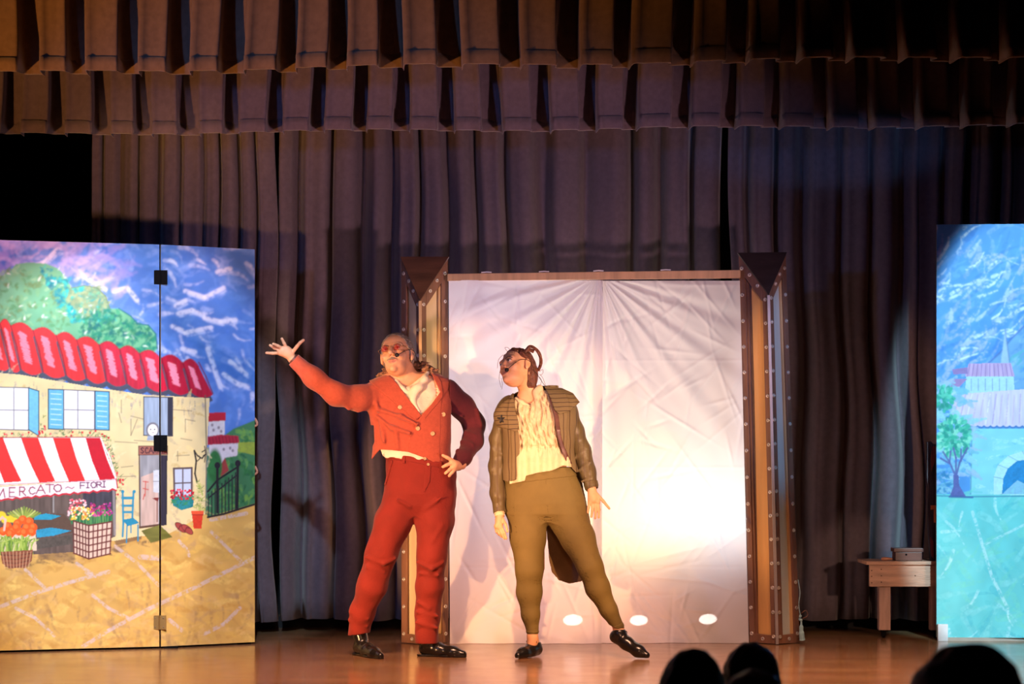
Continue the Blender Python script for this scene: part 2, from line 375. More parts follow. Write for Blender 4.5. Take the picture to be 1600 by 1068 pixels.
def valance(name, y_left, y_right, z_hem_l, z_hem_r, ztop, pitch, dep, seed, label, mat, xpad=0.35):
    rnd = random.Random(seed)
    xa = -800*(CAMD+y_left)/F-xpad; xb = 800*(CAMD+y_right)/F+xpad
    prof = []; x = xa; c = 0
    while x < xb:
        p = pitch*rnd.uniform(0.88, 1.12); fr = rnd.uniform(0.54, 0.64); tw = rnd.uniform(-0.012, 0.012)
        # front face, turned edge, recess, turned edge
        keys = [(0.0, 0.0, 1.0), (0.05, -1.02, 1.1), (0.20, -0.93, 0.9), (0.42, -0.95, 0.9), (fr-0.03, -1.05, 1.15), (fr+0.015, -0.98, 1.2), (fr+0.0, -0.4, 0.6), (fr+0.03, 0.0, 0.3), (0.82, 0.12, 0.1), (0.97, 0.05, 0.3)]
        for (a, b, fl) in keys: prof.append((x+p*a, b*dep+tw*a, fl, c))
        x += p; c += 1
    pts = smooth_path([Vector((a, b, fl)) for a, b, fl, c in prof], 3)
    nv = 22; V = []; hem = []
    ph = rnd.uniform(0, 6)
    for q in pts:
        f = (q.x-xa)/(xb-xa); yc = y_left+(y_right-y_left)*f; zh = z_hem_l+(z_hem_r-z_hem_l)*f
        for j in range(nv):
            t = j/(nv-1); z = ztop+(zh-ztop)*t
            sag = 0.020*q.z*t**8+0.008*math.sin(q.x*3.1+ph)*t**6
            flare = 1+0.55*t**5
            V.append((q.x+0.012*math.sin(5*z+q.x*3)*t, yc+q.y*flare, z-sag))
    me = np_mesh(name, V, grid_faces(len(pts), nv))
    o = link(name, me, mat, smooth=True); md = o.modifiers.new('cloth', 'SOLIDIFY'); md.thickness = 0.005
    tag(o, label, 'valance', 'pleated valances across the top')
    # stitched hem band, a fold of its own
    n = len(pts); A = np.array(V).reshape(n, nv, 3)
    t0 = A[:, -1]; HV = []
    for i in range(n):
        b = t0[i]
        for (dy, dz) in ((-0.0032, 0.062), (-0.0052, 0.03), (-0.0048, -0.003), (0.002, -0.008)): HV.append((b[0], b[1]+dy, b[2]+dz))
    h = link('hem', np_mesh('hem', HV, grid_faces(n, 4)), mat, o, smooth=True)
    h.modifiers.new('cloth', 'SOLIDIFY').thickness = 0.002
    return o
valance('stage_valance', -0.55, -1.15, 3.095, 3.085, 4.15, 0.275, 0.115, 5, 'front pleated valance lit orange-brown across the top of the stage', M_val)
valance('stage_valance', 0.75, 0.20, 2.975, 2.955, 4.15, 0.262, 0.10, 12, 'second pleated valance, darker, hanging lower behind the front one', M_drape)
# ------------------------------------------------------------------ painted scenery: brushwork mixed as colours of the paint itself
class Canvas:
    def __init__(s, x0, y0, x1, y1, k):
        s.x0, s.y0, s.k = x0, y0, k; s.w = int((x1-x0)*k)+2; s.h = int((y1-y0)*k)+2
        s.a = np.zeros((s.h, s.w, 3), dtype=np.float32); s.r = random.Random(int(x1)); s.mask = None
        rs = np.random.RandomState(int(x1))
        def nz(n, sx=1, sy=1):
            g = rs.rand(int(s.h/n/sy)+3, int(s.w/n/sx)+3).astype(np.float32)
            yy = np.arange(s.h)/n/sy; xx = np.arange(s.w)/n/sx; yi = yy.astype(int); xi = xx.astype(int); fy = (yy-yi)[:, None]; fx = (xx-xi)[None]
            fy = fy*fy*(3-2*fy); fx = fx*fx*(3-2*fx)
            return g[yi][:, xi]*(1-fy)*(1-fx)+g[yi+1][:, xi]*fy*(1-fx)+g[yi][:, xi+1]*(1-fy)*fx+g[yi+1][:, xi+1]*fy*fx
        s.nz = nz
        s.fine = (nz(3)*0.5+nz(8)*0.5); s.big = nz(30)*0.6+nz(14)*0.4; s.vert = nz(4, 1, 7); s.horz = nz(4, 6, 1)
    def soften(s, n=2, keep=0.25):
        """blend the wet paint laid so far"""
        a = s.a
        for _ in range(n):
            b = a.copy(); b[1:-1] = (a[:-2]+2*a[1:-1]+a[2:])/4; c = b.copy(); c[:, 1:-1] = (b[:, :-2]+2*b[:, 1:-1]+b[:, 2:])/4; a = c
        s.a = a*(1-keep)+s.a*keep
    def _bb(s, p, m=2):
        x = [(a[0]-s.x0)*s.k for a in p]; y = [(a[1]-s.y0)*s.k for a in p]
        X0 = max(0, int(min(x)-m)); X1 = min(s.w, int(max(x)+m)+1); Y0 = max(0, int(min(y)-m)); Y1 = min(s.h, int(max(y)+m)+1)
        return x, y, X0, X1, Y0, Y1
    def poly(s, p, c, al=1.0, var=0.10, tex=None, soft=0):
        x, y, X0, X1, Y0, Y1 = s._bb(p)
        if X1 <= X0 or Y1 <= Y0: return None
        gx, gy = np.meshgrid(np.arange(X0, X1)+0.5, np.arange(Y0, Y1)+0.5); ins = np.zeros(gx.shape, bool); n = len(p)
        for i in range(n):
            xa, ya, xb, yb = x[i], y[i], x[i-1], y[i-1]
            if ya == yb: continue
            c1 = (ya > gy) != (yb > gy); ins ^= c1 & (gx < (xb-xa)*(gy-ya)/(yb-ya)+xa)
        return s._mix(ins*al, c, X0, X1, Y0, Y1, var, tex)
    def _mix(s, al, c, X0, X1, Y0, Y1, var, tex=None):
        col = np.array(lin(c), dtype=np.float32); t = (s.fine if tex is None else tex)[Y0:Y1, X0:X1]
        m = al[..., None]; s.a[Y0:Y1, X0:X1] = s.a[Y0:Y1, X0:X1]*(1-m)+col*(1+var*2.4*(t[..., None]-0.5))*m
        return al
    def disc(s, cx, cy, rx, ry, c, al=1.0, var=0.1, soft=0.25, rot=0.0):
        R = max(rx, ry); x, y, X0, X1, Y0, Y1 = s._bb([(cx-R, cy-R), (cx+R, cy+R)])
        if X1 <= X0 or Y1 <= Y0: return
        gx, gy = np.meshgrid((np.arange(X0, X1)+0.5)/s.k+s.x0-cx, (np.arange(Y0, Y1)+0.5)/s.k+s.y0-cy)
        ca, sa = math.cos(rot), math.sin(rot); u = (gx*ca+gy*sa)/rx; v = (-gx*sa+gy*ca)/ry
        d = np.sqrt(u*u+v*v); al2 = np.clip((1-d)/max(soft, 1e-3), 0, 1)*al
        s._mix(al2, c, X0, X1, Y0, Y1, var)
    def line(s, p, w, c, al=1.0, taper=False, var=0.08, dry=0.0):
        """brush stroke along p, photo pixels"""
        for i in range(len(p)-1):
            (xa, ya), (xb, yb) = p[i], p[i+1]
            x, y, X0, X1, Y0, Y1 = s._bb([(xa-w, ya-w), (xb+w, yb+w), (xa+w, ya+w), (xb-w, yb-w)])
            if X1 <= X0 or Y1 <= Y0: continue
            gx, gy = np.meshgrid((np.arange(X0, X1)+0.5)/s.k+s.x0-xa, (np.arange(Y0, Y1)+0.5)/s.k+s.y0-ya)
            ex, ey = xb-xa, yb-ya; L = ex*ex+ey*ey+1e-6; h = np.clip((gx*ex+gy*ey)/L, 0, 1)
            d = np.sqrt((gx-h*ex)**2+(gy-h*ey)**2); ww = w/2*(1 if not taper else (1.15-h))
            al2 = np.clip((ww-d)*s.k*0.8+0.5, 0, 1)*al
            if dry > 0: al2 = al2*np.clip((s.fine[Y0:Y1, X0:X1]-dry*0.6)*4, 0.1, 1)
            s._mix(al2, c, X0, X1, Y0, Y1, var)
    def dabs(s, region, n, cols, L, wd, ang, spread=0.4, al=0.8, curve=0.0, dry=0.5, taper=True):
        x, y, X0, X1, Y0, Y1 = None, None, *[0]*4
        xs = [q[0] for q in region]; ys = [q[1] for q in region]
        for _ in range(n):
            for _t in range(20):
                px = s.r.uniform(min(xs), max(xs)); py = s.r.uniform(min(ys), max(ys))
                if inside(px, py, region): break
            else: continue
            a = (ang(px, py) if callable(ang) else ang)+s.r.uniform(-spread, spread); l = s.r.uniform(*L); ww = s.r.uniform(*wd); c = s.r.choice(cols)
            pts = []; cv = s.r.uniform(-curve, curve)
            for k in range(4):
                t = k/3; aa = a+cv*t; pts.append((px+math.cos(aa)*l*t, py+math.sin(aa)*l*t))
            al1 = al*s.r.uniform(0.6, 1)
            ws = [1, 0.75, 0.4]
            for k in range(3): s.line(pts[k:k+2], ww*ws[k], c, al1, False, 0.1, dry)
def inside(x, y, p):
    r = False; n = len(p)
    for i in range(n):
        xa, ya = p[i]; xb, yb = p[i-1]
        if (ya > y) != (yb > y) and x < (xb-xa)*(y-ya)/(yb-ya)+xa: r = not r
    return r
LET = {  # strokes on a unit box, y down
 'M': [[(0, 1), (.15, 0), (.5, .8), (.85, 0), (1, 1)]], 'E': [[(.9, 0), (.1, 0), (.1, 1), (.9, 1)], [(.1, .5), (.75, .5)]],
 'R': [[(.1, 1), (.1, 0), (.7, .02), (.85, .25), (.7, .5), (.1, .52)], [(.4, .52), (.95, 1)]], 'C': [[(.9, .18), (.6, 0), (.25, .1), (.08, .5), (.25, .9), (.6, 1), (.92, .82)]],
 'A': [[(0, 1), (.5, 0), (1, 1)], [(.2, .62), (.8, .62)]], 'T': [[(0, 0), (1, 0)], [(.5, 0), (.5, 1)]], 'O': [[(.5, 0), (.12, .2), (.05, .6), (.35, 1), (.75, .95), (.97, .55), (.85, .12), (.5, 0)]],
 'F': [[(.9, 0), (.1, 0), (.1, 1)], [(.1, .5), (.75, .5)]], 'I': [[(.5, 0), (.5, 1)], [(.2, 0), (.8, 0)], [(.2, 1), (.8, 1)]],
 'S': [[(.9, .12), (.5, 0), (.12, .2), (.45, .48), (.88, .75), (.5, 1), (.1, .86)]], 'P': [[(.1, 1), (.1, 0), (.7, .02), (.88, .28), (.7, .52), (.1, .54)]], '~': [[(0, .6), (.25, .4), (.5, .55), (.75, .7), (1, .45)]]}
def write(cv, txt, boxes, wd, c):
    for ch, (x0, y0, x1, y1) in zip(txt, boxes):
        for st in LET[ch]: cv.line([(x0+(x1-x0)*a, y0+(y1-y0)*b) for a, b in st], wd, c, 0.95)

def paint_street():
    K = 1.3; c = Canvas(-70, 355, 402, 1030, K)
    W = [(-70, 355), (402, 355), (402, 1030), (-70, 1030)]
    c.poly(W, (74, 120, 196), 1, 0.14, c.big)
    sky = [(-70, 360), (400, 360), (400, 700), (330, 610), (240, 560), (200, 540), (-70, 520)]
    ang = lambda x, y: (-0.35 if x < 230 else (0.15 if y < 520 else 1.05))
    c.dabs(sky, 380, [(84, 132, 208), (62, 108, 190), (100, 142, 212), (72, 120, 200)], (18, 50), (6, 15), ang, 0.7, 0.5, 1.0, 0.1)
    c.dabs(sky, 110, [(140, 168, 222), (118, 150, 215)], (14, 40), (4, 11), ang, 0.8, 0.45, 1.0, 0.25)
    c.dabs(sky, 85, [(205, 214, 238), (190, 202, 234), (176, 192, 230)], (12, 34), (3, 9), ang, 0.5, 0.62, 0.8, 0.3)
    for st in ([(95, 385), (70, 410)], [(70, 410), (45, 418)], [(115, 418), (140, 438), (165, 452)], [(178, 455), (200, 450), (215, 470)], [(275, 478), (290, 470)], [(278, 490), (300, 485), (318, 492)], [(320, 497), (345, 503), (368, 500)], [(270, 510), (288, 518)], [(290, 520), (330, 512)], [(340, 425), (360, 420)], [(290, 455), (320, 465), (350, 450)], [(325, 545), (345, 605)], [(360, 565), (385, 585)], [(350, 585), (372, 600), (388, 604)], [(285, 545), (305, 550)]):
        c.line(st, 7, (214, 220, 240), 0.75, dry=0.3)
        c.line([(a+3, b+5) for a, b in st], 3, (170, 190, 232), 0.8, dry=0.5)
    c.dabs([(-70, 360), (190, 380), (180, 470), (110, 430), (-70, 440)], 120, [(150, 150, 205), (172, 168, 214), (130, 135, 200)], (16, 44), (5, 12), -0.3, 0.5, 0.6, 0.8, 0.15)
    c.soften(3)
    # trees behind the roof
    T = [(-70, 450), (-20, 440), (0, 432), (15, 425), (25, 413), (45, 410), (72, 412), (92, 420), (105, 435), (112, 450), (132, 446), (152, 450), (165, 462), (173, 482), (186, 482), (205, 494), (215, 506), (232, 508), (244, 522), (246, 545), (236, 560), (205, 560), (120, 540), (-70, 530)]
    c.poly(T, (95, 170, 130), 1, 0.15, c.big)
    c.dabs([(-70, 440), (25, 418), (95, 425), (110, 500), (100, 520), (-70, 520)], 260, [(104, 172, 122), (76, 146, 96), (128, 188, 142), (92, 136, 84)], (5, 13), (3, 7), 0.6, 3, 0.7, 1, 0.3, False)
    c.dabs([(60, 412), (110, 440), (165, 470), (180, 500), (110, 505), (75, 440)], 190, [(0, 135, 145), (10, 160, 160), (0, 110, 130), (40, 180, 170)], (5, 12), (3, 7), 0.6, 3, 0.8, 1, 0.3, False)
    c.dabs([(110, 450), (152, 450), (172, 482), (135, 500), (105, 470)], 110, [(120, 150, 110), (140, 165, 120), (90, 140, 110)], (5, 12), (3, 7), -0.5, 1, 0.8, 1, 0.3, False)
    c.dabs([(120, 495), (175, 482), (215, 506), (242, 522), (240, 560), (130, 545)], 260, [(14, 128, 104), (0, 104, 104), (46, 150, 110), (22, 116, 84)], (5, 12), (3, 7), 0.7, 3, 0.8, 1, 0.3, False)
    c.dabs(T, 60, [(200, 230, 215), (170, 215, 190)], (4, 8), (2, 3.5), -0.6, 1, 0.8, 0.5, 0.4, False)
    c.soften(2)
    c.line([(112, 450), (132, 446), (152, 450), (165, 462), (172, 482)], 2, (90, 120, 90), 0.8)
    c.line([(186, 482), (205, 494), (215, 506), (232, 508), (244, 522), (246, 545)], 2.5, (0, 100, 110), 0.8)
    # distance at the right
    c.poly([(324, 700), (345, 685), (365, 670), (402, 655), (402, 800), (322, 812)], (60, 120, 80), 1, 0.15, c.big)
    c.dabs([(345, 685), (402, 660), (402, 790), (330, 800)], 120, [(40, 110, 60), (90, 150, 80), (30, 90, 60), (110, 160, 70)], (6, 16), (3, 7), 0.2, 1.6, 0.8, 1, 0.3, False)
    c.poly([(362, 692), (402, 690), (402, 712), (372, 705)], (150, 170, 60), 0.8)
    c.poly([(326, 655), (352, 655), (351, 682), (326, 684)], (200, 200, 205), 1); c.poly([(325, 645), (353, 644), (353, 657), (325, 659)], (170, 30, 50), 1)
    c.poly([(327, 690), (358, 690), (373, 688), (371, 712), (352, 715), (345, 735), (336, 722), (327, 716)], (205, 200, 208), 1)
    c.poly([(325, 682), (345, 679), (373, 681), (374, 692), (345, 694), (325, 695)], (165, 35, 60), 1)
    for i in range(9): c.line([(327+i*5.2, 682), (329+i*5.2, 693)], 1.4, (110, 25, 45), 0.8)
    for (a, b) in ((332, 664), (342, 668), (334, 672), (346, 674), (350, 702), (338, 708), (360, 700), (364, 704)): c.disc(a, b, 2.2, 2.8, (120, 115, 125), 0.9)
    c.poly([(330, 735), (345, 726), (352, 715), (358, 735), (345, 745)], (150, 60, 60), 1)
    c.disc(336, 728, 13, 30, (45, 110, 60), 1, 0.2)
    # roof tiles
    tops = [-57, -22, 0, 17, 52, 88, 120, 155, 187, 218, 252, 286, 311]
    ty = lambda x: 505+(x-0)*(0.215)
    bx = lambda x: x+(16 if x < 150 else 12)
    by = lambda x: 572+(x)*(0.135)
    for i in range(len(tops)-1):
        a, b = tops[i], tops[i+1]; A, B = bx(a), bx(b)
        if i == len(tops)-2: B = 333
        red = (222, 38, 44) if a < 150 else ((190, 22, 55) if a < 230 else (165, 15, 50))
        pts = []
        for k in range(9):
            t = k/8; pts.append((a+(b-a)*t, ty(a+(b-a)*t)-9*math.sin(math.pi*t)+1))
        for k in range(9):
            t = 1-k/8; x = A+(B-A)*t; pts.append((x, by(x)+7*math.sin(math.pi*t)))
        c.poly([(p[0], p[1]+9) for p in pts], (66, 72, 92), 1, 0.2)
        c.poly(pts, red, 1, 0.16, c.vert)
        c.line([(a, ty(a)), ((a+A)/2+2, (ty(a)+by(A))/2), (A, by(A))], 2.2, (110, 10, 40), 0.8)
        m = a+(b-a)*0.45; M2 = A+(B-A)*0.42
        for k in range(26):
            t = 0.12+k*0.028; x = m+(M2-m)*t; y = ty(m)+(by(M2)-ty(m))*t
            ww = (b-a)*(0.14 if 0.1 < t else 0.08)*c.r.uniform(0.7, 1.35)
            c.line([(x-ww, y-2), (x+ww, y+2)], 1.8, (238, 140, 165), 0.85)
        c.line(pts[:9], 1.8, (150, 20, 40), 0.8)
    c.line([(311, 566), (322, 588), (333, 615)], 2, (110, 10, 40), 0.9)
    # paved yard
    base = [(-70, 820), (200, 820), (260, 815), (322, 800), (325, 808), (402, 786), (402, 1030), (-70, 1030)]
    c.poly(base, (208, 168, 92), 1, 0.14, c.big)
    c.dabs(base, 380, [(222, 182, 92), (192, 146, 72), (214, 176, 112), (186, 150, 100), (230, 196, 110)], (14, 44), (5, 12), 0.0, 0.6, 0.5, 0.5, 0.3)
    c.dabs([(-70, 900), (402, 900), (402, 1020), (-70, 1020)], 150, [(180, 140, 80), (150, 118, 84), (215, 180, 90)], (14, 34), (3, 8), 1.5, 0.3, 0.4, 0.4, 0.5)
    c.dabs([(0, 868), (180, 850), (220, 844), (250, 846), (100, 880), (0, 890)], 60, [(105, 84, 62), (130, 100, 70)], (10, 26), (2.5, 5), 0.05, 0.3, 0.6)
    c.poly([(60, 862), (118, 862), (118, 876), (60, 874)], (122, 94, 68), 0.6); c.poly([(176, 838), (220, 830), (222, 842), (182, 852)], (112, 82, 62), 0.8, 0.2)
    c.soften(2)
    for st, ww in (([(0, 948), (60, 925), (115, 908), (170, 893)], 6), ([(120, 880), (150, 900), (135, 895)], 5), ([(180, 853), (215, 880), (248, 914)], 5), ([(145, 930), (170, 950), (200, 965)], 5), ([(25, 950), (55, 965), (85, 993)], 5), ([(130, 1010), (170, 985), (235, 950), (300, 920), (350, 895), (400, 870)], 6), ([(320, 990), (350, 975), (375, 950)], 6), ([(330, 830), (360, 860), (380, 880)], 5), ([(265, 968), (285, 985)], 6), ([(220, 870), (250, 872)], 8), ([(280, 845), (292, 858), (296, 868)], 5), ([(330, 812), (385, 802)], 6), ([(40, 890), (70, 918)], 5)):
        c.line(st, ww, (205, 188, 188), 0.62, dry=0.45)
    c.line([(-70, 1024), (402, 1005)], 3, (215, 195, 165), 0.5)
    # house wall
    wall = [(-70, 578), (30, 585), (135, 603), (228, 617), (328, 622), (324, 700), (321, 803), (262, 835), (215, 838), (180, 845), (-70, 850)]
    c.poly(wall, (222, 204, 152), 1, 0.10, c.big)
    c.dabs(wall, 330, [(228, 206, 142), (196, 170, 108), (206, 192, 160), (232, 216, 168), (182, 168, 140)], (8, 26), (4, 9), 0.1, 1.6, 0.45, 0.5, 0.3)
    c.dabs([(0, 590), (320, 625), (320, 645), (0, 615)], 90, [(120, 118, 125), (160, 152, 145)], (5, 16), (1.5, 4), 1.57, 0.2, 0.4, 0, 0.5)
    for st in ([(190, 625), (190, 645)], [(205, 655), (205, 680), (215, 655)], [(180, 690), (215, 692)], [(290, 655), (305, 658)], [(290, 655), (290, 675)], [(283, 685), (300, 688)], [(270, 640), (300, 642)], [(210, 688), (240, 690)], [(190, 730), (208, 728)], [(180, 745), (212, 744)], [(276, 712), (296, 711)], [(205, 650), (225, 655)], [(190, 660), (186, 645)], [(278, 705), (278, 720)]):
        c.line(st, 1.6, (120, 108, 90), 0.6)
    c.line([(321, 618), (323, 700), (322, 803)], 2, (95, 90, 80), 0.8)
    # upper windows
    c.poly([(-40, 604), (46, 606), (46, 672), (-40, 670)], (232, 230, 236), 1, 0.04); c.line([(-40, 604), (46, 606), (46, 672), (-40, 670)], 1.5, (90, 90, 98)); c.line([(22, 605), (22, 671)], 1.5, (130, 130, 138)); c.line([(-40, 640), (45, 641)], 1.5, (130, 130, 138))
    c.poly([(45, 606), (61, 611), (61, 681), (45, 671)], (110, 185, 222), 1); c.line([(45, 606), (61, 611), (61, 681), (45, 671), (45, 606)], 1.6, (45, 70, 95))
    for (a, b) in (((76, 608), (100, 671)), ((149, 611), (171, 672))):
        c.poly([a, (b[0], a[1]+1), b, (a[0], b[1]-1)], (100, 178, 220), 1); c.line([a, (b[0], a[1]+1), b, (a[0], b[1]-1), a], 1.6, (40, 65, 95))
        for k in range(7): c.line([(a[0]+4, a[1]+7+k*8), (b[0]-4, a[1]+8+k*8)], 1.6, (190, 225, 240), 0.8)
    c.poly([(100, 609), (148, 611), (148, 671), (100, 670)], (234, 232, 238), 1, 0.04); c.line([(100, 609), (148, 611), (148, 671), (100, 670), (100, 609)], 1.5, (90, 90, 98)); c.line([(122, 610), (122, 670)], 1.5, (120, 120, 128)); c.line([(100, 640), (148, 641)], 1.5, (120, 120, 128))
    c.poly([(225, 620), (264, 621), (264, 681), (225, 680)], (150, 168, 190), 1, 0.14, c.vert); c.poly([(262, 621), (271, 621), (270, 682), (262, 682)], (48, 50, 64), 1)
    c.line([(225, 620), (270, 621), (270, 681), (225, 680), (225, 620)], 1.5, (60, 60, 72))
    c.disc(239, 672, 11, 13, (120, 120, 128), 1, 0.05, 0.1); c.disc(239, 672, 8, 9.5, (245, 242, 240), 1, 0.02, 0.1); c.poly([(231, 681), (247, 681), (248, 688), (230, 688)], (150, 165, 185), 1)
    for xx in (236, 242): c.disc(xx, 671, 1.3, 1.3, (40, 40, 45))
    c.line([(238, 676), (241, 676)], 1, (130, 90, 90))
    # flowering vine
    vine = [[(-60, 678), (-60, 688), (150, 688), (150, 672)], [(150, 672), (172, 680), (186, 740), (178, 742), (160, 690)], [(176, 738), (196, 748), (184, 782), (176, 780)], [(60, 650), (70, 650), (74, 684), (60, 686)]]
    for q, n in zip(vine, (110, 60, 26, 14)):
        c.dabs(q, n, [(70, 120, 70), (110, 140, 70), (60, 95, 60)], (3, 7), (1, 1.8), 0.5, 3, 0.9, 1, 0.1)
        for _ in range(n//2):
            x = c.r.uniform(min(a for a, b in q), max(a for a, b in q)); y = c.r.uniform(min(b for a, b in q), max(b for a, b in q))
            if inside(x, y, q): c.disc(x, y, 1.9, 1.9, c.r.choice([(222, 50, 62), (200, 30, 50), (235, 110, 110)]))
    # shop opening
    c.poly([(-70, 775), (182, 757), (181, 838), (120, 862), (60, 866), (-70, 858)], (98, 84, 78), 1, 0.25, c.vert)
    c.poly([(130, 762), (180, 758), (180, 800), (130, 806)], (58, 58, 72), 0.9, 0.3, c.vert)
    c.line([(84, 772), (84, 800)], 2.4, (160, 158, 158), 0.8); c.line([(178, 765), (180, 835)], 4, (150, 145, 148), 0.8)
    # awning
    c.poly([(-70, 684), (157, 683), (182, 749), (-70, 762)], (246, 242, 244), 1, 0.03)
    tb = [(-70, -48, -48, -22), (-15, 5, 7, 34), (33, 60, 62, 87), (83, 110, 109, 134), (134, 157, 158, 182)]
    for (a, b, a2, b2) in tb:
        c.poly([(a, 684), (b, 684), ((b*.45+b2*.55)-3, 718), (b2, 752), (a2, 754), ((a*.45+a2*.55)-3, 720)], (226, 44, 42) if a < 130 else (196, 14, 40), 1, 0.07)
    c.line([(157, 683), (172, 715), (182, 749)], 2, (235, 225, 225)); c.line([(-70, 684), (157, 683)], 1.4, (160, 40, 50))
    lower = lambda x: 780-(x/182.0)*16+1.6*math.sin(x*0.42)
    pts = [(-70, 766), (182, 748), (183, 762)]+[(182-k*6, lower(182-k*6)) for k in range(42)]
    c.poly(pts, (240, 232, 240), 1, 0.03); c.line([(182-k*6, lower(182-k*6)+1) for k in range(42)], 2.6, (196, 40, 56)); c.line([(182, 748), (184, 762)], 2, (196, 40, 56)); c.line([(-70, 764), (0, 757), (182, 749)], 1.2, (170, 70, 90), 0.8)
    ink = (148, 50, 78)
    write(c, 'MERCATO', [(-8, 764, 8, 777), (14, 762, 25, 776), (30, 761, 41, 774), (45, 761, 56, 772), (57, 758, 71, 771), (72, 757, 84, 769), (84, 757, 97, 768)], 1.9, ink)
    write(c, '~', [(103, 757, 116, 766)], 1.7, (170, 110, 130))
    write(c, 'FIORI', [(125, 754, 134, 763), (134, 754, 141, 762), (142, 753, 151, 762), (151, 753, 160, 761), (160, 752, 166, 761)], 1.8, (110, 50, 90))
    # stock in front of the shop
    c.poly([(52, 808), (66, 802), (100, 803), (112, 815), (114, 832), (56, 842)], (92, 72, 60), 1); c.poly([(53, 806), (72, 802), (96, 806), (80, 812), (54, 812)], (40, 150, 185), 1, 0.2); c.poly([(56, 828), (80, 824), (112, 829), (84, 837), (58, 840)], (45, 150, 190), 1, 0.2); c.poly([(57, 844), (113, 835), (113, 850), (57, 858)], (84, 78, 72), 1, 0.25)
    c.poly([(-30, 835), (56, 832), (58, 860), (-30, 862)], (225, 205, 180), 1)
    for (a, b) in ((-20, 812), (2, 805), (10, 812), (20, 810)): c.disc(a, b, 9, 7, (238, 205, 50), 1, 0.1)
    for a in range(-6, 7): c.line([(38, 812), (38+a*2.6, 812-abs(14-abs(a)*1.5)), (38+a*4.2, 792+abs(a)*1.6)], 2.6, c.r.choice([(150, 170, 70), (190, 205, 110), (120, 150, 60)]), 0.95)
    for (a, b) in ((12, 822), (20, 830), (28, 818), (36, 812), (46, 815), (52, 824), (42, 824), (30, 830), (50, 831), (38, 832), (16, 834), (26, 824), (5, 830)):
        c.disc(a, b, 7.2, 7.2, (236, 92, 28), 1, 0.1, 0.12); c.disc(a-1, b-1.5, 4, 4, (248, 130, 60), 0.7)
    c.line([(-5, 846), (-3, 815), (4, 808), (9, 812), (7, 828)], 3.4, (230, 190, 175), 1)
    for _ in range(60):
        a = c.r.uniform(0, 52); c.line([(a, 866), (a+c.r.uniform(-6, 6), 848), (a+c.r.uniform(-14, 14), 836+c.r.uniform(0, 8))], 1.8, c.r.choice([(130, 165, 60), (170, 195, 90), (90, 130, 50)]))
    c.poly([(1, 862), (52, 859), (50, 876), (40, 887), (14, 888), (4, 880)], (140, 82, 58), 1, 0.15)
    for k in range(4): c.line([(2+k*2, 867+k*6), (26, 868+k*6), (51-k*3, 864+k*6)], 1.1, (90, 45, 35)); 
    for k in range(9): c.line([(4+k*5.6, 862), (8+k*4.6, 887)], 1.1, (230, 190, 150), 0.6)
    fl = [((107, 780, 135, 805), [(232, 120, 140), (220, 60, 80), (245, 210, 215)], 70), ((112, 792, 146, 812), [(245, 205, 70), (250, 235, 190), (240, 160, 60)], 70), ((142, 786, 176, 806), [(170, 30, 100), (150, 40, 130), (205, 90, 150)], 70)]
    c.poly([(108, 812), (112, 800), (176, 800), (176, 818), (140, 822)], (70, 120, 75), 1, 0.3)
    for _ in range(60): 
        a = c.r.uniform(112, 174); c.line([(a, 818), (a+c.r.uniform(-3, 3), 796)], 1.3, c.r.choice([(50, 130, 80), (100, 160, 90), (30, 100, 70)]))
    for (x0, y0, x1, y1), cc, n in fl:
        for _ in range(n):
            c.disc(c.r.uniform(x0, x1), c.r.uniform(y0, y1), 1.9, 1.7, c.r.choice(cc))
    c.poly([(115, 814), (139, 821), (175, 815), (172, 865), (139, 873), (116, 864)], (222, 196, 178), 1)
    for k in range(6):
        t = k/5; c.line([(115+24*t, 814+7*t), (116+23*t, 864+9*t)], 2, (95, 45, 45)); c.line([(139+36*t, 821-6*t), (139+33*t, 873-8*t)], 2, (110, 50, 48)); y = 50*t
        c.line([(115.5, 814+y), (139, 821+y*1.04), (175-t*2, 815+y)], 2.2, (105, 48, 46))
    # chair
    te = (38, 140, 175)
    for st, ww in (([(192, 768), (193, 818), (192, 838)], 3), ([(209, 768), (207, 812)], 3), ([(192, 778), (208, 778)], 4.5), ([(192, 790), (208, 790)], 3.6), ([(193, 800), (207, 800)], 3.6), ([(199, 818), (198, 848)], 2), ([(216, 820), (216, 845)], 2.2), ([(205, 812), (205, 832)], 2)): c.line(st, ww, te)
    c.poly([(191, 812), (209, 809), (218, 817), (200, 822)], te, 1); c.disc(192, 768, 3, 3, te); c.disc(210, 768, 3, 3, te)
    # shop door
    c.poly([(217, 697), (262, 697), (262, 710), (217, 711)], (160, 98, 82), 1); c.line([(217, 697), (262, 697), (262, 710), (217, 711), (217, 697)], 1.2, (80, 40, 40))
    write(c, 'SCARPE', [(220, 699.5, 225.5, 708), (227, 699.5, 232, 708), (233, 699.5, 239.5, 708), (240.5, 699.5, 245, 708), (246.5, 699.5, 251, 708), (253, 699.5, 258, 708)], 1.5, (60, 25, 45))
    c.poly([(219, 711), (250, 711), (250, 822), (220, 824)], (150, 150, 155), 1, 0.2, c.vert); c.poly([(221, 745), (248, 735), (248, 820), (221, 822)], (205, 175, 160), 0.85, 0.12, c.vert)
    c.poly([(249, 711), (262, 711), (261, 820), (250, 822)], (52, 48, 62), 1, 0.2, c.vert); c.line([(218, 711), (219, 824)], 2, (85, 62, 58)); c.line([(219, 824), (250, 820)], 3.5, (90, 62, 50))
    for st in ([(224, 752), (232, 753)], [(228, 752), (227, 775)], [(224, 763), (232, 765)], [(226, 772), (224, 780)]): c.line(st, 1.4, (190, 80, 70))
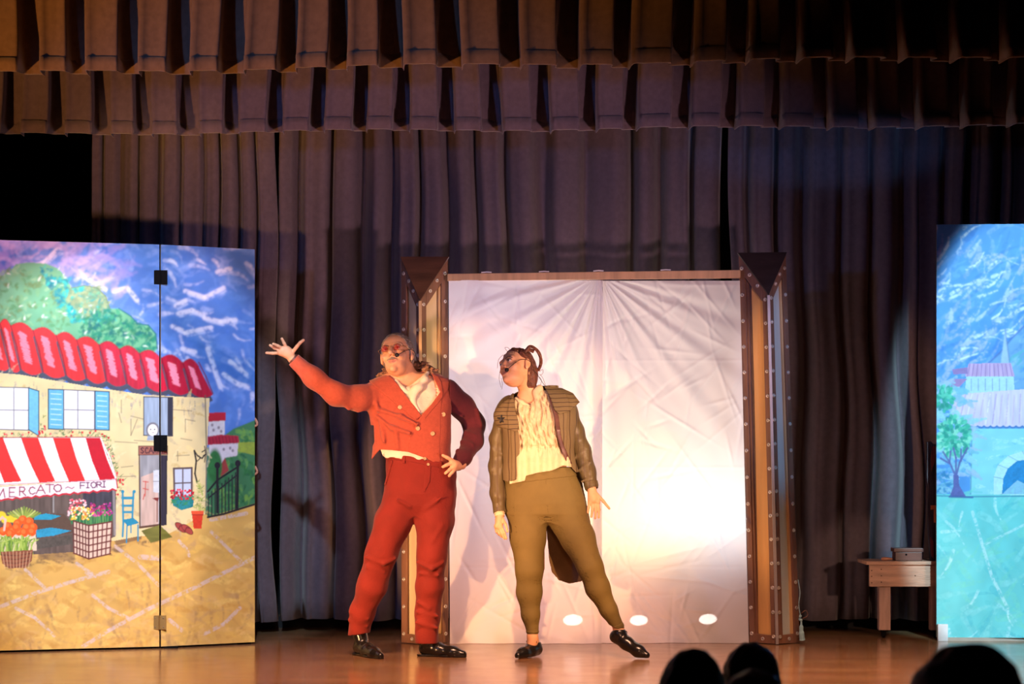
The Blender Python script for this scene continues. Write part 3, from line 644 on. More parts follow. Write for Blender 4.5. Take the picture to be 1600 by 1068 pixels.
    c.poly([(240, 735), (249, 734), (249, 770), (240, 769)], (200, 208, 218), 0.9); c.line([(240, 752), (249, 752)], 1, (120, 120, 130)); c.poly([(238, 778), (249, 777), (247, 784)], (120, 45, 40), 1)
    c.line([(246, 784), (246, 815)], 1.6, (110, 60, 50))
    # small window, flowers, lamp hook, pot plant, sandals, mat
    c.poly([(272, 732), (300, 731), (300, 776), (273, 777)], (188, 200, 222), 1, 0.05)
    for st in ([(272, 732), (300, 731), (300, 776), (273, 777), (272, 732)], ): c.line(st, 3, (92, 76, 78))
    c.line([(286, 732), (286, 776)], 2, (92, 76, 78)); c.line([(273, 755), (300, 754)], 2, (92, 76, 78))
    c.poly([(268, 778), (304, 775), (302, 792), (284, 797), (271, 790)], (40, 130, 140), 1, 0.25)
    c.dabs([(266, 774), (304, 772), (304, 788), (268, 790)], 60, [(60, 140, 80), (40, 110, 70)], (3, 6), (1.2, 2), 1.2, 2, 0.9)
    for _ in range(46): c.disc(c.r.uniform(266, 304), c.r.uniform(765, 780), 1.9, 1.9, c.r.choice([(200, 25, 50), (225, 60, 80), (160, 20, 50)]))
    for st, ww in (([(304, 704), (307, 720), (305, 740), (308, 752)], 2.6), ([(304, 704), (309, 712), (316, 716), (321, 710)], 2), ([(309, 720), (313, 716), (311, 712)], 1.5), ([(316, 706), (321, 703), (322, 710), (318, 712)], 1.6), ([(321, 703), (320, 697)], 1.4), ([(321, 712), (320, 722)], 1.3)): c.line(st, ww, (38, 34, 40))
    c.dabs([(310, 748), (318, 770), (320, 798), (302, 798), (303, 770)], 120, [(130, 150, 70), (170, 185, 90), (90, 120, 60), (200, 200, 120)], (4, 9), (1.1, 2), -0.6, 1.4, 0.9)
    c.poly([(300, 800), (318, 800), (315, 826), (303, 826)], (205, 62, 40), 1, 0.12); c.poly([(299, 798), (319, 798), (318, 804), (300, 804)], (225, 88, 55), 1); c.line([(300, 804), (318, 804)], 1, (130, 30, 30))
    for (a, b, r) in ((283, 824, 0.7), (293, 827, 0.7)):
        c.disc(a, b, 12, 5.6, (105, 45, 45), 1, 0.1, 0.1, r); c.disc(a, b, 10.5, 4.4, (165, 72, 66), 1, 0.1, 0.1, r); c.line([(a-4, b+3), (a-1, b-3), (a+4, b-2)], 1.4, (110, 40, 45))
    c.poly([(221, 829), (250, 820), (270, 839), (236, 848)], (112, 112, 50), 1, 0.2, c.horz)
    # fence
    for st, ww in (([(340, 728), (340, 800)], 4), ([(372, 724), (371, 794)], 4), ([(325, 768), (340, 750), (371, 730)], 3), ([(326, 778), (371, 742)], 2.4), ([(325, 808), (350, 803), (398, 788)], 3)): c.line(st, ww, (34, 34, 42))
    for k in range(9): c.line([(326+k*5.3, 772-k*4.2), (326+k*5.3, 808-k*1.4)], 1.8, (40, 42, 50))
    for (a, b) in ((340, 727), (372, 724)): c.disc(a, b, 4.6, 5.4, (34, 34, 44), 1, 0.1, 0.1)
    return c
def paint_village():
    c = Canvas(1450, 345, 1690, 1010, 1.3)
    c.poly([(1450, 345), (1690, 345), (1690, 1010), (1450, 1010)], (84, 150, 220), 1, 0.12, c.big)
    sky = [(1450, 345), (1690, 345), (1690, 540), (1450, 600)]
    c.dabs(sky, 170, [(60, 125, 210), (105, 165, 230), (80, 145, 222), (130, 170, 232)], (20, 60), (4, 10), -0.75, 0.4, 0.7, 0.9, 0.35)
    c.dabs([(1450, 400), (1690, 380), (1690, 560), (1450, 600)], 110, [(150, 170, 235), (175, 185, 238), (190, 205, 242)], (18, 50), (4, 9), -0.8, 0.4, 0.7, 0.8, 0.45)
    c.dabs(sky, 60, [(225, 238, 250), (205, 222, 246)], (14, 46), (2.5, 6), -0.6, 0.45, 0.9, 0.8, 0.5)
    c.poly([(1540, 572), (1562, 552), (1580, 530), (1600, 508), (1640, 480), (1690, 470), (1690, 620), (1540, 620)], (112, 160, 214), 1, 0.15, c.big)
    c.dabs([(1545, 570), (1600, 515), (1690, 480), (1690, 600), (1560, 600)], 70, [(80, 140, 200), (150, 190, 230), (90, 170, 190)], (12, 34), (3, 8), -0.7, 0.5, 0.7, 0.4, 0.4)
    c.line([(1540, 572), (1562, 552), (1580, 530), (1602, 508)], 3, (70, 110, 185), 0.8)
    c.poly([(1571, 514), (1578, 568), (1564, 568)], (165, 190, 222), 1); c.line([(1571, 514), (1578, 568)], 1.4, (90, 120, 180))
    c.soften(3)
    wallc = (178, 212, 226)
    c.poly([(1510, 586), (1584, 586), (1586, 616), (1508, 614)], wallc, 1); c.poly([(1514, 568), (1580, 567), (1586, 588), (1508, 588)], (196, 160, 206), 1, 0.12, c.vert)
    for k in range(11): c.line([(1516+k*6.2, 569), (1512+k*7, 588)], 1.3, (140, 100, 170), 0.7)
    for k in range(6): c.line([(1518+k*11, 592), (1518+k*11, 610)], 1.6, (130, 160, 200), 0.8)
    c.poly([(1488, 577), (1512, 574), (1512, 584), (1490, 585)], (150, 120, 180), 1); c.poly([(1468, 604), (1488, 592), (1512, 592), (1500, 604)], (165, 130, 185), 1); c.poly([(1468, 604), (1500, 604), (1500, 618), (1470, 618)], wallc, 1)
    c.poly([(1494, 616), (1600, 608), (1690, 606), (1690, 668), (1520, 666), (1484, 652)], (216, 200, 228), 1, 0.1, c.vert)
    for k in range(22): c.line([(1500+k*9.5, 616), (1488+k*10.5, 662)], 2.2, c.r.choice([(185, 155, 205), (235, 225, 240), (200, 170, 205)]), 0.7, dry=0.4)
    for k in range(18): c.line([(1518+k*10, 666), (1523+k*10, 669), (1528+k*10, 666)], 2.6, (70, 120, 190))
    c.poly([(1518, 670), (1690, 670), (1690, 776), (1516, 776)], (140, 210, 224), 1, 0.08, c.big)
    c.dabs([(1518, 672), (1690, 672), (1690, 770), (1518, 770)], 70, [(165, 220, 232), (110, 190, 215), (180, 228, 236)], (10, 26), (4, 8), 0, 0.3, 0.6)
    c.line([(1519, 670), (1517, 774)], 1.6, (90, 150, 190))
    arch = [(1553, 776), (1553, 745), (1560, 726), (1576, 712), (1598, 705), (1625, 712), (1642, 735), (1645, 776)]
    c.poly(arch, (186, 226, 232), 1); inner = [(1566, 772), (1568, 748), (1575, 732), (1590, 720), (1605, 718), (1622, 728), (1632, 750), (1633, 772)]
    c.poly(inner, (34, 134, 200), 1, 0.15); c.poly([(1566, 772), (1590, 750), (1633, 772)], (150, 200, 228), 0.8)
    for i in range(len(arch)-1): c.line([arch[i], inner[min(i, len(inner)-1)]], 1.2, (110, 170, 200), 0.8)
    c.dabs([(1450, 600), (1520, 600), (1518, 772), (1450, 772)], 90, [(150, 205, 225), (120, 185, 215), (165, 190, 230)], (12, 30), (6, 12), 0.2, 0.8, 0.8, 0.5, 0.15)
    # ground
    g = [(1450, 772), (1690, 774), (1690, 1010), (1450, 1010)]
    c.poly(g, (112, 206, 210), 1, 0.10, c.big)
    c.dabs(g, 150, [(98, 200, 205), (140, 216, 218), (84, 186, 200), (120, 210, 196)], (18, 50), (6, 13), 0.1, 1.3, 0.5, 0.5, 0.3)
    c.dabs(g, 26, [(190, 232, 236), (165, 222, 230)], (16, 50), (3, 6), 0.8, 1.2, 0.8, 0.5, 0.5)
    c.line([(1520, 800), (1535, 850), (1550, 900), (1575, 950)], 5, (190, 230, 236), 0.7, dry=0.4); c.line([(1540, 850), (1600, 820)], 4, (180, 226, 232), 0.7, dry=0.4)
    c.line([(1450, 774), (1516, 776), (1690, 774)], 2, (60, 130, 170), 0.8)
    # tree
    for _ in range(210):
        a = c.r.uniform(0, 6.28); r = c.r.random()**0.5
        c.disc(1490+math.cos(a)*r*27, 682+math.sin(a)*r*32, 5, 3.6, c.r.choice([(52, 176, 150), (30, 150, 136), (90, 200, 176), (140, 220, 196)]), 0.85, 0.1, 0.4, a)
    for _ in range(70):
        a = c.r.uniform(0, 6.28); r = c.r.random()**0.5
        c.disc(1474+math.cos(a)*r*16, 622+math.sin(a)*r*20, 5, 3.4, c.r.choice([(52, 176, 150), (30, 150, 136), (90, 200, 176)]), 0.85, 0.1, 0.4, a)
    tr = (92, 100, 168)
    c.poly([(1484, 776), (1490, 760), (1490, 742), (1498, 742), (1499, 758), (1510, 776)], tr, 1, 0.15)
    for st in ([(1494, 745), (1484, 722), (1474, 706)], [(1494, 745), (1500, 722), (1512, 700)], [(1494, 742), (1494, 715), (1490, 700)], [(1484, 722), (1486, 705)], [(1502, 720), (1502, 702)], [(1484, 724), (1470, 716)]): c.line(st, 3, tr, 0.9)
    c.dabs([(1462, 740), (1480, 735), (1484, 770), (1462, 772)], 30, [(50, 130, 185), (70, 150, 200)], (6, 12), (3, 6), 0.2, 1, 0.7)
    c.line([(1484, 776), (1520, 777)], 3, (60, 90, 160), 0.8)
    return c

M_paint = bpy.data.materials.new('scenic_paint'); M_paint.use_nodes = True
_b = M_paint.node_tree.nodes['Principled BSDF']; _a = M_paint.node_tree.nodes.new('ShaderNodeVertexColor'); _a.layer_name = 'paint'
M_paint.node_tree.links.new(_a.outputs['Color'], _b.inputs['Base Color']); _b.inputs['Roughness'].default_value = 0.55; _b.inputs['Specular IOR Level'].default_value = 0.25
M_edge = material('bare_ply_edge', (0.42, 0.36, 0.30), 0.7)
def painted_panel(name, canvas, A, B, z0, z1, th, parent, k=1.3, yfix=None):
    """board from ground point A to B (x, y); its face carries the paint of the canvas"""
    A = Vector((A[0], A[1], 0)); B = Vector((B[0], B[1], 0)); L = (B-A).length; n = (B-A).normalized().cross(Vector((0, 0, 1)))
    if n.y > 0: n = -n
    res = 1/(285.0*k*0.93); nu = int(L/res)+1; nv = int((z1-z0)/res)+1
    u = np.linspace(0, 1, nu); v = np.linspace(0, 1, nv); UU, VV = np.meshgrid(u, v, indexing='ij')
    X = A.x+(B.x-A.x)*UU+n.x*th/2; Y = A.y+(B.y-A.y)*UU+n.y*th/2; Z = z0+(z1-z0)*VV
    d = CAMD+Y; px = X*F/d+800; py = HOR-(Z-CAM_Z)*F/d
    cx = np.clip((px-canvas.x0)*canvas.k, 0, canvas.w-1.01); cy = np.clip((py-canvas.y0)*canvas.k, 0, canvas.h-1.01)
    xi = cx.astype(int); yi = cy.astype(int); fx = (cx-xi)[..., None]; fy = (cy-yi)[..., None]; a = canvas.a
    C = a[yi, xi]*(1-fx)*(1-fy)+a[yi, xi+1]*fx*(1-fy)+a[yi+1, xi]*(1-fx)*fy+a[yi+1, xi+1]*fx*fy
    V = np.stack([X, Y, Z], -1).reshape(-1, 3); Fq = grid_faces(nu, nv)
    nb = len(V); Vb = []
    for (t, z) in ((0, z0), (1, z0), (1, z1), (0, z1)):
        q = A.lerp(B, t)-n*th/2; Vb.append((q.x, q.y, z))
    Vf = [V[0], V[(nu-1)*nv], V[nu*nv-1], V[nv-1]]
    V2 = np.concatenate([V, np.array(Vf), np.array(Vb)]); f0 = nb; b0 = nb+4
    ex = [(b0, b0+3, b0+2, b0+1)]+[(f0+i, b0+i, b0+(i+1) % 4, f0+(i+1) % 4) for i in range(4)]
    FF = np.concatenate([Fq, np.array(ex)])
    me = np_mesh(name, V2, FF)
    at = me.color_attributes.new('paint', 'FLOAT_COLOR', 'POINT')
    CC = np.ones((len(V2), 4), dtype=np.float32); CC[:nb, :3] = np.clip(C.reshape(-1, 3), 0, 1); at.data.foreach_set('color', CC.ravel())
    mi = np.zeros(len(FF), dtype=np.int32); mi[-5:] = 1
    o = link(name, me, [M_paint, M_edge], parent); me.polygons.foreach_set('material_index', mi)
    return o
M_hinge = material('black_hinge', (0.003, 0.003, 0.0035), 0.8, 0.1, 10, spec=0.1)
M_brass = material('brass_hinge', (0.62, 0.42, 0.16), 0.35, 0.1, 10, metal=0.9)
M_screw = material('screw_steel', (0.4, 0.38, 0.36), 0.4, 0, metal=0.9)
def gpt(px, py):     # ground point seen at a pixel
    d = F*CAM_Z/(py-HOR); return ((px-800)*d/F, d-CAMD)
cv = paint_street()
G0 = gpt(0, 1019.0); G1 = gpt(248.5, 1012.5); G2 = gpt(250.5, 1012.5); G3 = gpt(397, 1005.5)
Gx = (G0[0]-0.24*(G1[0]-G0[0]), G0[1]-0.24*(G1[1]-G0[1]))
fl = thing('folding_flat', 'hinged wooden flat painted with an italian shop, red roof and striped awning', 'scenery flat', ((G1[0]), G1[1], 0))
H1 = 2.305
painted_panel('painted_panel', cv, Gx, G1, 0.012, H1, 0.02, fl)
painted_panel('painted_panel', cv, G2, G3, 0.012, H1, 0.02, fl)
def hinge(px, py, wpx, hpx, mat, screws, label):
    y = G1[1]-0.016; c = P(px, py, y); s = (CAMD+y)/F
    bm = bmesh.new()
    for sd in (-1, 1):
        add_box(bm, (c.x+sd*(wpx/4+0.4)*s, y-(0.001 if sd > 0 else 0.004)+ (0.004 if sd > 0 else 0.004), c.z), ((wpx/2-0.8)*s, 0.006, hpx*s))
    bevel(bm, 0.001, 1)
    tube(bm, [(c.x, y-0.004, c.z-hpx*s/2), (c.x, y-0.004, c.z+hpx*s/2)], 0.0045, 8)
    o = bm_obj('hinge', bm, mat, fl, label=label)
    for sd in (-1, 1):
        for k in (-0.32, 0.32):
            bm = bmesh.new(); r = bmesh.ops.create_uvsphere(bm, u_segments=8, v_segments=5, radius=0.0035)
            bmesh.ops.translate(bm, verts=r['verts'], vec=(c.x+sd*wpx*0.3*s, y-0.002, c.z+k*hpx*s)); bm_obj('screw', bm, screws, o)
hinge(251, 433, 21, 22, M_hinge, M_hinge, 'upper black strap hinge'); hinge(250, 692, 22, 25, M_hinge, M_hinge, 'middle black strap hinge'); hinge(249, 972, 21, 22, M_brass, M_screw, 'lower brass hinge')
# foot blocks lifting the boards clear of the stage
for (g, dx) in ((Gx, .05), (G1, -.08), (G2, .06), (G3, -.06)):
    bm = bmesh.new(); add_box(bm, (g[0]+dx, g[1]+0.005, 0.006), (0.08, 0.016, 0.012)); bm_obj('foot', bm, M_hinge, fl)
# two carved hooks poking past the far edge
M_peg = material('pinkish_wood_peg', (0.5, 0.25, 0.16), 0.5)
for py in (660, 735):
    bm = bmesh.new(); b = P(396, py+6, G3[1]+0.02); t = P(401.5, py-6, G3[1]+0.02)
    tube(bm, smooth_path([b, P(400.5, py+4, G3[1]+0.02), P(401.5, py, G3[1]+0.02), P(398, py-7, G3[1]+0.02)], 5), [0.006]*8+[0.008]*8, 8) if False else tube(bm, smooth_path([b, P(400.5, py+4, G3[1]+0.02), P(401.5, py, G3[1]+0.02), P(398, py-7, G3[1]+0.02)], 5), 0.007, 8)
    bm_obj('wooden_peg', bm, M_peg, fl)
cr = paint_village()
R0 = gpt(1463, 1000); R1 = (R0[0]+0.86, R0[1]-0.07)
fr = thing('painted_flat', 'tall flat painted in blue and turquoise with village, tree and arch', 'scenery flat', (R0[0]+0.4, R0[1], 0))
painted_panel('painted_panel', cr, R0, R1, 0.02, 2.475, 0.025, fr)
M_white = material('white_timber', (0.72, 0.74, 0.76), 0.6)
bm = bmesh.new(); add_box(bm, (R0[0]+0.03, R0[1]-0.035, 0.05), (0.06, 0.03, 0.1)); bevel(bm, .003); bm_obj('corner_bracket', bm, M_white, fr)
bm = bmesh.new()
prism(bm, [Vector((R0[0]+0.3, R0[1]+0.02, 0)), Vector((R0[0]+0.3, R0[1]+0.42, 0)), Vector((R0[0]+0.3, R0[1]+0.02, 1.5))], Vector((0.03, 0, 0))); bm_obj('brace', bm, M_edge, fr)
bm = bmesh.new(); add_box(bm, (R0[0]+0.43, R0[1]-0.02, 0.01), (0.78, 0.03, 0.02)); bm_obj('foot', bm, M_edge, fr)
# ------------------------------------------------------------------ portal: two riveted wedge pillars and a cross bar
M_wood = material('stained_brown_board', (0.20, 0.095, 0.055), 0.5, 0.3, 5, 0.2, 30, stretch=(4, 4, 0.5))
M_cap = material('dark_stained_cap', (0.10, 0.042, 0.022), 0.5, 0.3, 5, 0.2, 30, stretch=(1, 4, 4))
M_cap2 = material('black_brown_cap', (0.035, 0.022, 0.022), 0.5, 0.3, 5, 0.2, 30, stretch=(1, 4, 4))
M_panel = material('pale_yellow_panel', (0.66, 0.52, 0.30), 0.45, 0.12, 4, 0.1, 20, stretch=(3, 3, 0.4))
M_panel_warm_lit = material('orange_lit_panel', (0.75, 0.42, 0.14), 0.4, 0.15, 4, 0.1, 20, stretch=(3, 3, 0.4))  # inset panel with the orange light on its face put into the colour
M_panel_blue_lit = material('blue_lit_panel', (0.50, 0.55, 0.52), 0.45, 0.12, 4, stretch=(3, 3, 0.4))  # inset panel again, blue side light mixed into its base colour
M_pine = material('pine_strip', (0.62, 0.40, 0.20), 0.5, 0.2, 6, stretch=(4, 4, 0.4))
M_strip = material('grey_metal_strip', (0.42, 0.40, 0.42), 0.4, 0.1, 6, metal=0.5)
M_bolt = material('steel_washer', (0.62, 0.56, 0.50), 0.35, 0.2, 30, metal=0.55)
M_bolt2 = material('bolt_hole', (0.03, 0.02, 0.02), 0.6)
def bolt_mesh():
    bm = bmesh.new(); prof = [(0.0, 0.001), (0.0035, 0.001), (0.004, 0.005), (0.0095, 0.0055), (0.0115, 0.003), (0.012, 0.0)]; N = 16; rings = []
    for r, h in prof[1:]: rings.append([bm.verts.new((r*math.cos(2*math.pi*k/N), -h, r*math.sin(2*math.pi*k/N))) for k in range(N)])
    c = bm.verts.new((0, -0.001, 0))
    for k in range(N): f = bm.faces.new((c, rings[0][(k+1) % N], rings[0][k])); f.material_index = 1
    for i in range(len(rings)-1):
        for k in range(N): bm.faces.new((rings[i][k], rings[i][(k+1) % N], rings[i+1][(k+1) % N], rings[i+1][k])).smooth = True
    bmesh.ops.recalc_face_normals(bm, faces=bm.faces)
    me = bpy.data.meshes.new('bolt'); bm.to_mesh(me); bm.free(); me.materials.append(M_bolt); me.materials.append(M_bolt2); return me
BOLT = bolt_mesh()
portal = thing('portal_frame', 'riveted wooden doorway frame with two wedge pillars holding the white sheets', 'doorway frame', (P(930, 1004, 0.75).x, 0.75, 0))
def pillar(tl, tr, ap, bl, br, bc, yb, yf, left_w, right_w, mats, caps, bolts_l, bolts_r):
    """tl/tr top back corners, ap front apex of the sloping cap, bl/br/bc foot corners (pixels); yb back plane, yf front ridge"""
    TL = P(*tl, yb); TR = P(*tr, yb); AP = P(*ap, yf); BL = P(*bl, yb); BR = P(*br, yb); BC = P(*bc, yf)
    for q in (BL, BR, BC): q.z = 0.004
    up = lambda a, b, t: a+(b-a)*t
    bm = bmesh.new()
    # carcass slightly inside the faces
    cen = (TL+TR+BL+BR)/4; ins = 0.93
    vs = [TL, TR, AP, BL, BR, BC]; vs2 = []
    for q in vs:
        cx = (BL.x+BR.x)/2 if q.z < 0.1 else (TL.x+TR.x)/2
        vs2.append(bm.verts.new((cx+(q.x-cx)*0.80, yb-0.02+(q.y-yb)*0.62+0.02, q.z*0.985+0.002)))
    a, b, c, d, e, f = vs2
    for fc in ((a, b, c), (d, f, e), (a, c, f, d), (c, b, e, f), (b, a, d, e)): bm.faces.new(fc)
    pl = bm_obj('pillar', bm, M_cap, portal)
    for side in (0, 1):
        O, Q, OB, QB = (TL, AP, BL, BC) if side == 0 else (TR, AP, BR, BC)     # outer top, ridge top, outer foot, ridge foot
        w = left_w if side == 0 else right_w
        nrm = (Q-O).cross(OB-O); nrm.normalize()
        if nrm.y > 0: nrm = -nrm
        th = 0.016
        def wpt(t, zf):   # t across (0 outer, 1 ridge), zf height fraction (0 foot, 1 top edge)
            foot = up(OB, QB, t); top = up(O, Q, t); return up(foot, top, zf)
        fo = w[0]; fi = 1-w[1]; hgt = O.z
        def strip(name, pts, mat, off=0.0):
            bm = bmesh.new(); prism(bm, [p+nrm*off for p in pts], -nrm*th); bevel(bm, 0.0015, 1); return bm_obj(name, bm, mat, pl)
        strip('board', [wpt(0, 0), wpt(fo, 0), wpt(fo, 1), wpt(0, 1)], mats[side][0])
        strip('board', [wpt(fi, 0), wpt(1, 0), wpt(1, 1), wpt(fi, 1)], mats[side][0])
        bt = 0.055/hgt
        strip('board', [wpt(fo, 0), wpt(fi, 0), wpt(fi, bt), wpt(fo, bt)], mats[side][0], 0.001)
        # mitred top rail running down the slope
        s = 0.085
        A1 = wpt(fo, 1); A2 = wpt(fi, 1); strip('board', [A1, A2, A2-Vector((0, 0, s)), A1-Vector((0, 0, s))], mats[side][0], 0.001)
        strip('inset_panel', [wpt(fo*0.8, 0.01), wpt(fi+0.05, 0.01), wpt(fi+0.05, 0.985), wpt(fo*0.8, 0.985)], mats[side][1], -th-0.006)
        if mats[side][2] is not None:
            j = fo*1.0; strip('reveal', [wpt(j-0.03, bt), wpt(j+0.075, bt), wpt(j+0.075, 0.955), wpt(j-0.03, 0.955)], mats[side][2], -0.010)
        R = Matrix((Vector(((QB-OB).normalized())), -nrm, Vector((0, 0, 1)))).transposed()
        R = nrm.to_track_quat('-Y', 'Z').to_matrix()
        nb = (bolts_l, bolts_r)[side]
        locs = []
        for (t, n) in ((fo/2, nb), ((1+fi)/2, nb)):
            top = 0.975
            for k in range(n): locs.append(wpt(t, 0.022+(top-0.022)*k/(n-1)+0.002*math.sin(k*7+t*20)))
        locs += [wpt((fo+fi)/2, 0.012)]
        locs += [wpt(fo+(fi-fo)*0.30, 1)-Vector((0, 0, 0.03)), wpt(fo+(fi-fo)*0.75, 1)-Vector((0, 0, 0.03))]
        for q in locs:
            o = bpy.data.objects.new('bolt', BOLT); COL.objects.link(o); o.parent = pl; o.matrix_parent_inverse = world_of(pl).inverted()
            o.matrix_basis = Matrix.Translation(q+nrm*0.0005) @ R.to_4x4()
    bm = bmesh.new(); nc = (TR-TL).cross(AP-TL).normalized()
    if nc.z < 0: nc = -nc
    e = 0.006
    prism(bm, [TL+Vector((-e, 0.004, 0.003)), TR+Vector((e, 0.004, 0.003)), AP+Vector((0, -0.008, -0.002))], nc*0.012); bm_obj('cap', bm, caps, pl)
    bm = bmesh.new(); off = Vector((0, -0.010, 0)); hw = Vector((0.0085, 0, 0))
    prism(bm, [AP-hw+off*0.4, AP+hw+off*0.4, BC+hw+off*0.4, BC-hw+off*0.4], Vector((0, -0.012, 0))); bevel(bm, .001, 1); bm_obj('corner_strip', bm, mats[2], pl)
    return pl
pillar((627, 403), (700, 403), (656.5, 470), (627, 1003), (701, 1003), (660, 1007), 0.86, 0.74, (0.26, 0.22), (0.24, 0.22),
       ((M_wood, M_panel, None), (M_wood, M_panel, M_pine), M_pine), M_cap, 14, 14)
pillar((1154, 397), (1228, 396), (1200.5, 461), (1171, 1003), (1250, 1001), (1214, 1007), 0.86, 0.74, (0.20, 0.21), (0.22, 0.27),
       ((M_wood, M_panel_warm_lit, M_wood), (M_wood, M_panel_blue_lit, M_pine), M_strip), M_cap2, 15, 15)
bm = bmesh.new(); a = P(699, 432.5, 0.80); b = P(1156, 428, 0.80)
prism(bm, [P(699, 427.5, 0.80), P(1157, 421.5, 0.80), P(1157, 434, 0.80), P(699, 438.5, 0.80)], Vector((0, 0.03, 0))); bevel(bm, .002, 1); bm_obj('cross_bar', bm, M_pine, portal)
bm = bmesh.new()
for x, dz in ((760, 0), (850, .5), (1040, -.5), (935, -1)):
    q = P(x, 426.3-(x-700)*0.013, 0.795); tube(bm, [q+Vector((-0.03, 0, 0)), q+Vector((0.0, -0.002, .003)), q+Vector((0.03, 0, 0.001))], 0.004, 6)
bm_obj('tape', bm, M_white, portal)

# white sheets
M_sheet = material('white_muslin_sheet', (0.86, 0.83, 0.84), 0.85, 0.03, 3, 0.0, 40, trans=0.55, spec=0.1)
def sheet(px0t, px1t, px0b, px1b, yoff, seed, label, gather):
    nu, nv = 220, 300; rnd = random.Random(seed); rs = np.random.RandomState(seed)
    u = np.linspace(0, 1, nu)[:, None]; v = np.linspace(0, 1, nv)[None]
    K = [(rs.uniform(6, 26), rs.uniform(-7, 7), rs.uniform(0, 6.28)) for _ in range(16)]
    Pq = [(rs.rand(), rs.rand(), rs.uniform(0, 3.14), rs.uniform(0.05, 0.22)) for _ in range(110)]
    y = np.zeros((nu, nv))
    for a, b, p in K: y += 0.0011*np.sin(u*a*1.2+v*b*1.5+p)
    # long folds radiating from the gathered top corner
    gx = gather; ang = np.arctan2((u-gx)*0.85, v*2.0+0.03); rad = np.sqrt(((u-gx)*.85)**2+(v*2)**2)
    y += 0.0105*np.sin(ang*26+seed)*np.exp(-rad*1.1)*np.clip(rad*5, 0, 1)+0.005*np.sin(ang*47+1)*np.exp(-rad*1.3)
    y += 0.0075*np.sin(u*9.5+seed+0.5*v)*(0.25+0.75*v)
    for (a, b, th, l) in Pq:   # short crumple creases
        du = (u-a)*0.8; dv = (v-b)*2; s = du*math.cos(th)+dv*math.sin(th); t = -du*math.sin(th)+dv*math.cos(th)
        y += 0.0050*np.exp(-(s/l)**2)*np.exp(-(t/0.010)**2)*(1 if a > .5 else -1)
    y += 0.0022*np.exp(-((v-0.515)/0.0035)**2)+0.0022*np.exp(-((v-0.22)/0.003)**2)-0.002*np.exp(-((v-0.79)/0.003)**2)
    y += 0.012*np.sin(u*23+seed)*np.clip((v-0.965)/0.035, 0, 1)
    xt = px0t+(px1t-px0t)*u; xb = px0b+(px1b-px0b)*u; px = xt+(xb-xt)*v; Y = 0.80+yoff+y; d = CAMD+Y
    ztop = CAM_Z+(HOR-437.5)*12.8/F; Z = ztop+(0.0015-ztop)*v+0*u; Z = Z+0*u
    X = (px-800)*d/F
    me = np_mesh('white_sheet', np.stack([X+0*Z, Y+0*Z, Z+0*X], -1).reshape(-1, 3), grid_faces(nu, nv))
    o = link('white_sheet', me, M_sheet, smooth=True); tag(o, label, 'curtain', 'white sheets in the portal'); return o
sheet(701, 942, 703, 940, 0.006, 4, 'left white sheet hanging in the portal behind the two actors', 0.98)
sheet(934, 1156, 930, 1170, 0.048, 9, 'right white sheet hanging in the portal, glowing yellow low down', 0.02)

# blue tasselled cord at the right pillar foot
M_cord = material('pale_blue_cord', (0.35, 0.62, 0.70), 0.7, 0.1, 40)
t_ = thing('tassel', 'pale cyan cord with tassel hanging at the foot of the right pillar', 'tassel', P(1251, 1000, 0.80))
bm = bmesh.new(); tube(bm, smooth_path([P(1247, 905, .80), P(1250, 925, .79), P(1248, 945, .78), P(1251, 962, .78)], 6), 0.0025, 6); bm_obj('cord', bm, M_cord, t_)
bm = bmesh.new(); tube(bm, smooth_path([P(1251, 960, .78), P(1250, 966, .78), P(1252, 970, .78), P(1252, 985, .78), P(1253.5, 999, .79)], 5), [0.008]*5+[0.010]*5+[0.006]*3+[0.012]*3+[0.016]*4+[0.018], 10); bm_obj('tassel_skirt', bm, M_cord, t_)
bm = bmesh.new(); tube(bm, smooth_path([P(1252, 958, .78), P(1259, 953, .78), P(1262, 961, .78), P(1254, 966, .78)], 6), 0.002, 6); bm_obj('loop', bm, M_wood, t_)

# ------------------------------------------------------------------ bench on castors with things on it
M_bench = material('weathered_pine', (0.52, 0.30, 0.20), 0.55, 0.25, 6, 0.25, 30, stretch=(0.8, 4, 5))
M_benchl = material('weathered_pine_leg', (0.42, 0.25, 0.19), 0.55, 0.25, 6, 0.3, 30, stretch=(5, 4, 0.6))
yb_ = 1.16
def bx(name, x0, x1, y0, y1, ya, yb, mat, parent, bv=0.003):
    a = P(x0, y1, ya); b = P(x1, y0, ya); bm = bmesh.new(); add_box(bm, ((a.x+b.x)/2, (ya+yb)/2, (a.z+b.z)/2), (abs(b.x-a.x), yb-ya, abs(b.z-a.z))); bevel(bm, bv, 2); return bm_obj(name, bm, mat, parent)
be = thing('bench', 'low pine bench on castors half hidden by the blue painted flat', 'bench', (P(1400, 1000, yb_).x, yb_+0.15, 0))
bx('bench_top', 1354, 1500, 876.5, 882, yb_, yb_+0.34, M_bench, be)
bx('apron', 1358.5, 1497, 882.3, 916, yb_+0.015, yb_+0.04, M_bench, be); bx('apron', 1358.5, 1497, 882.3, 916, yb_+0.30, yb_+0.325, M_bench, be)
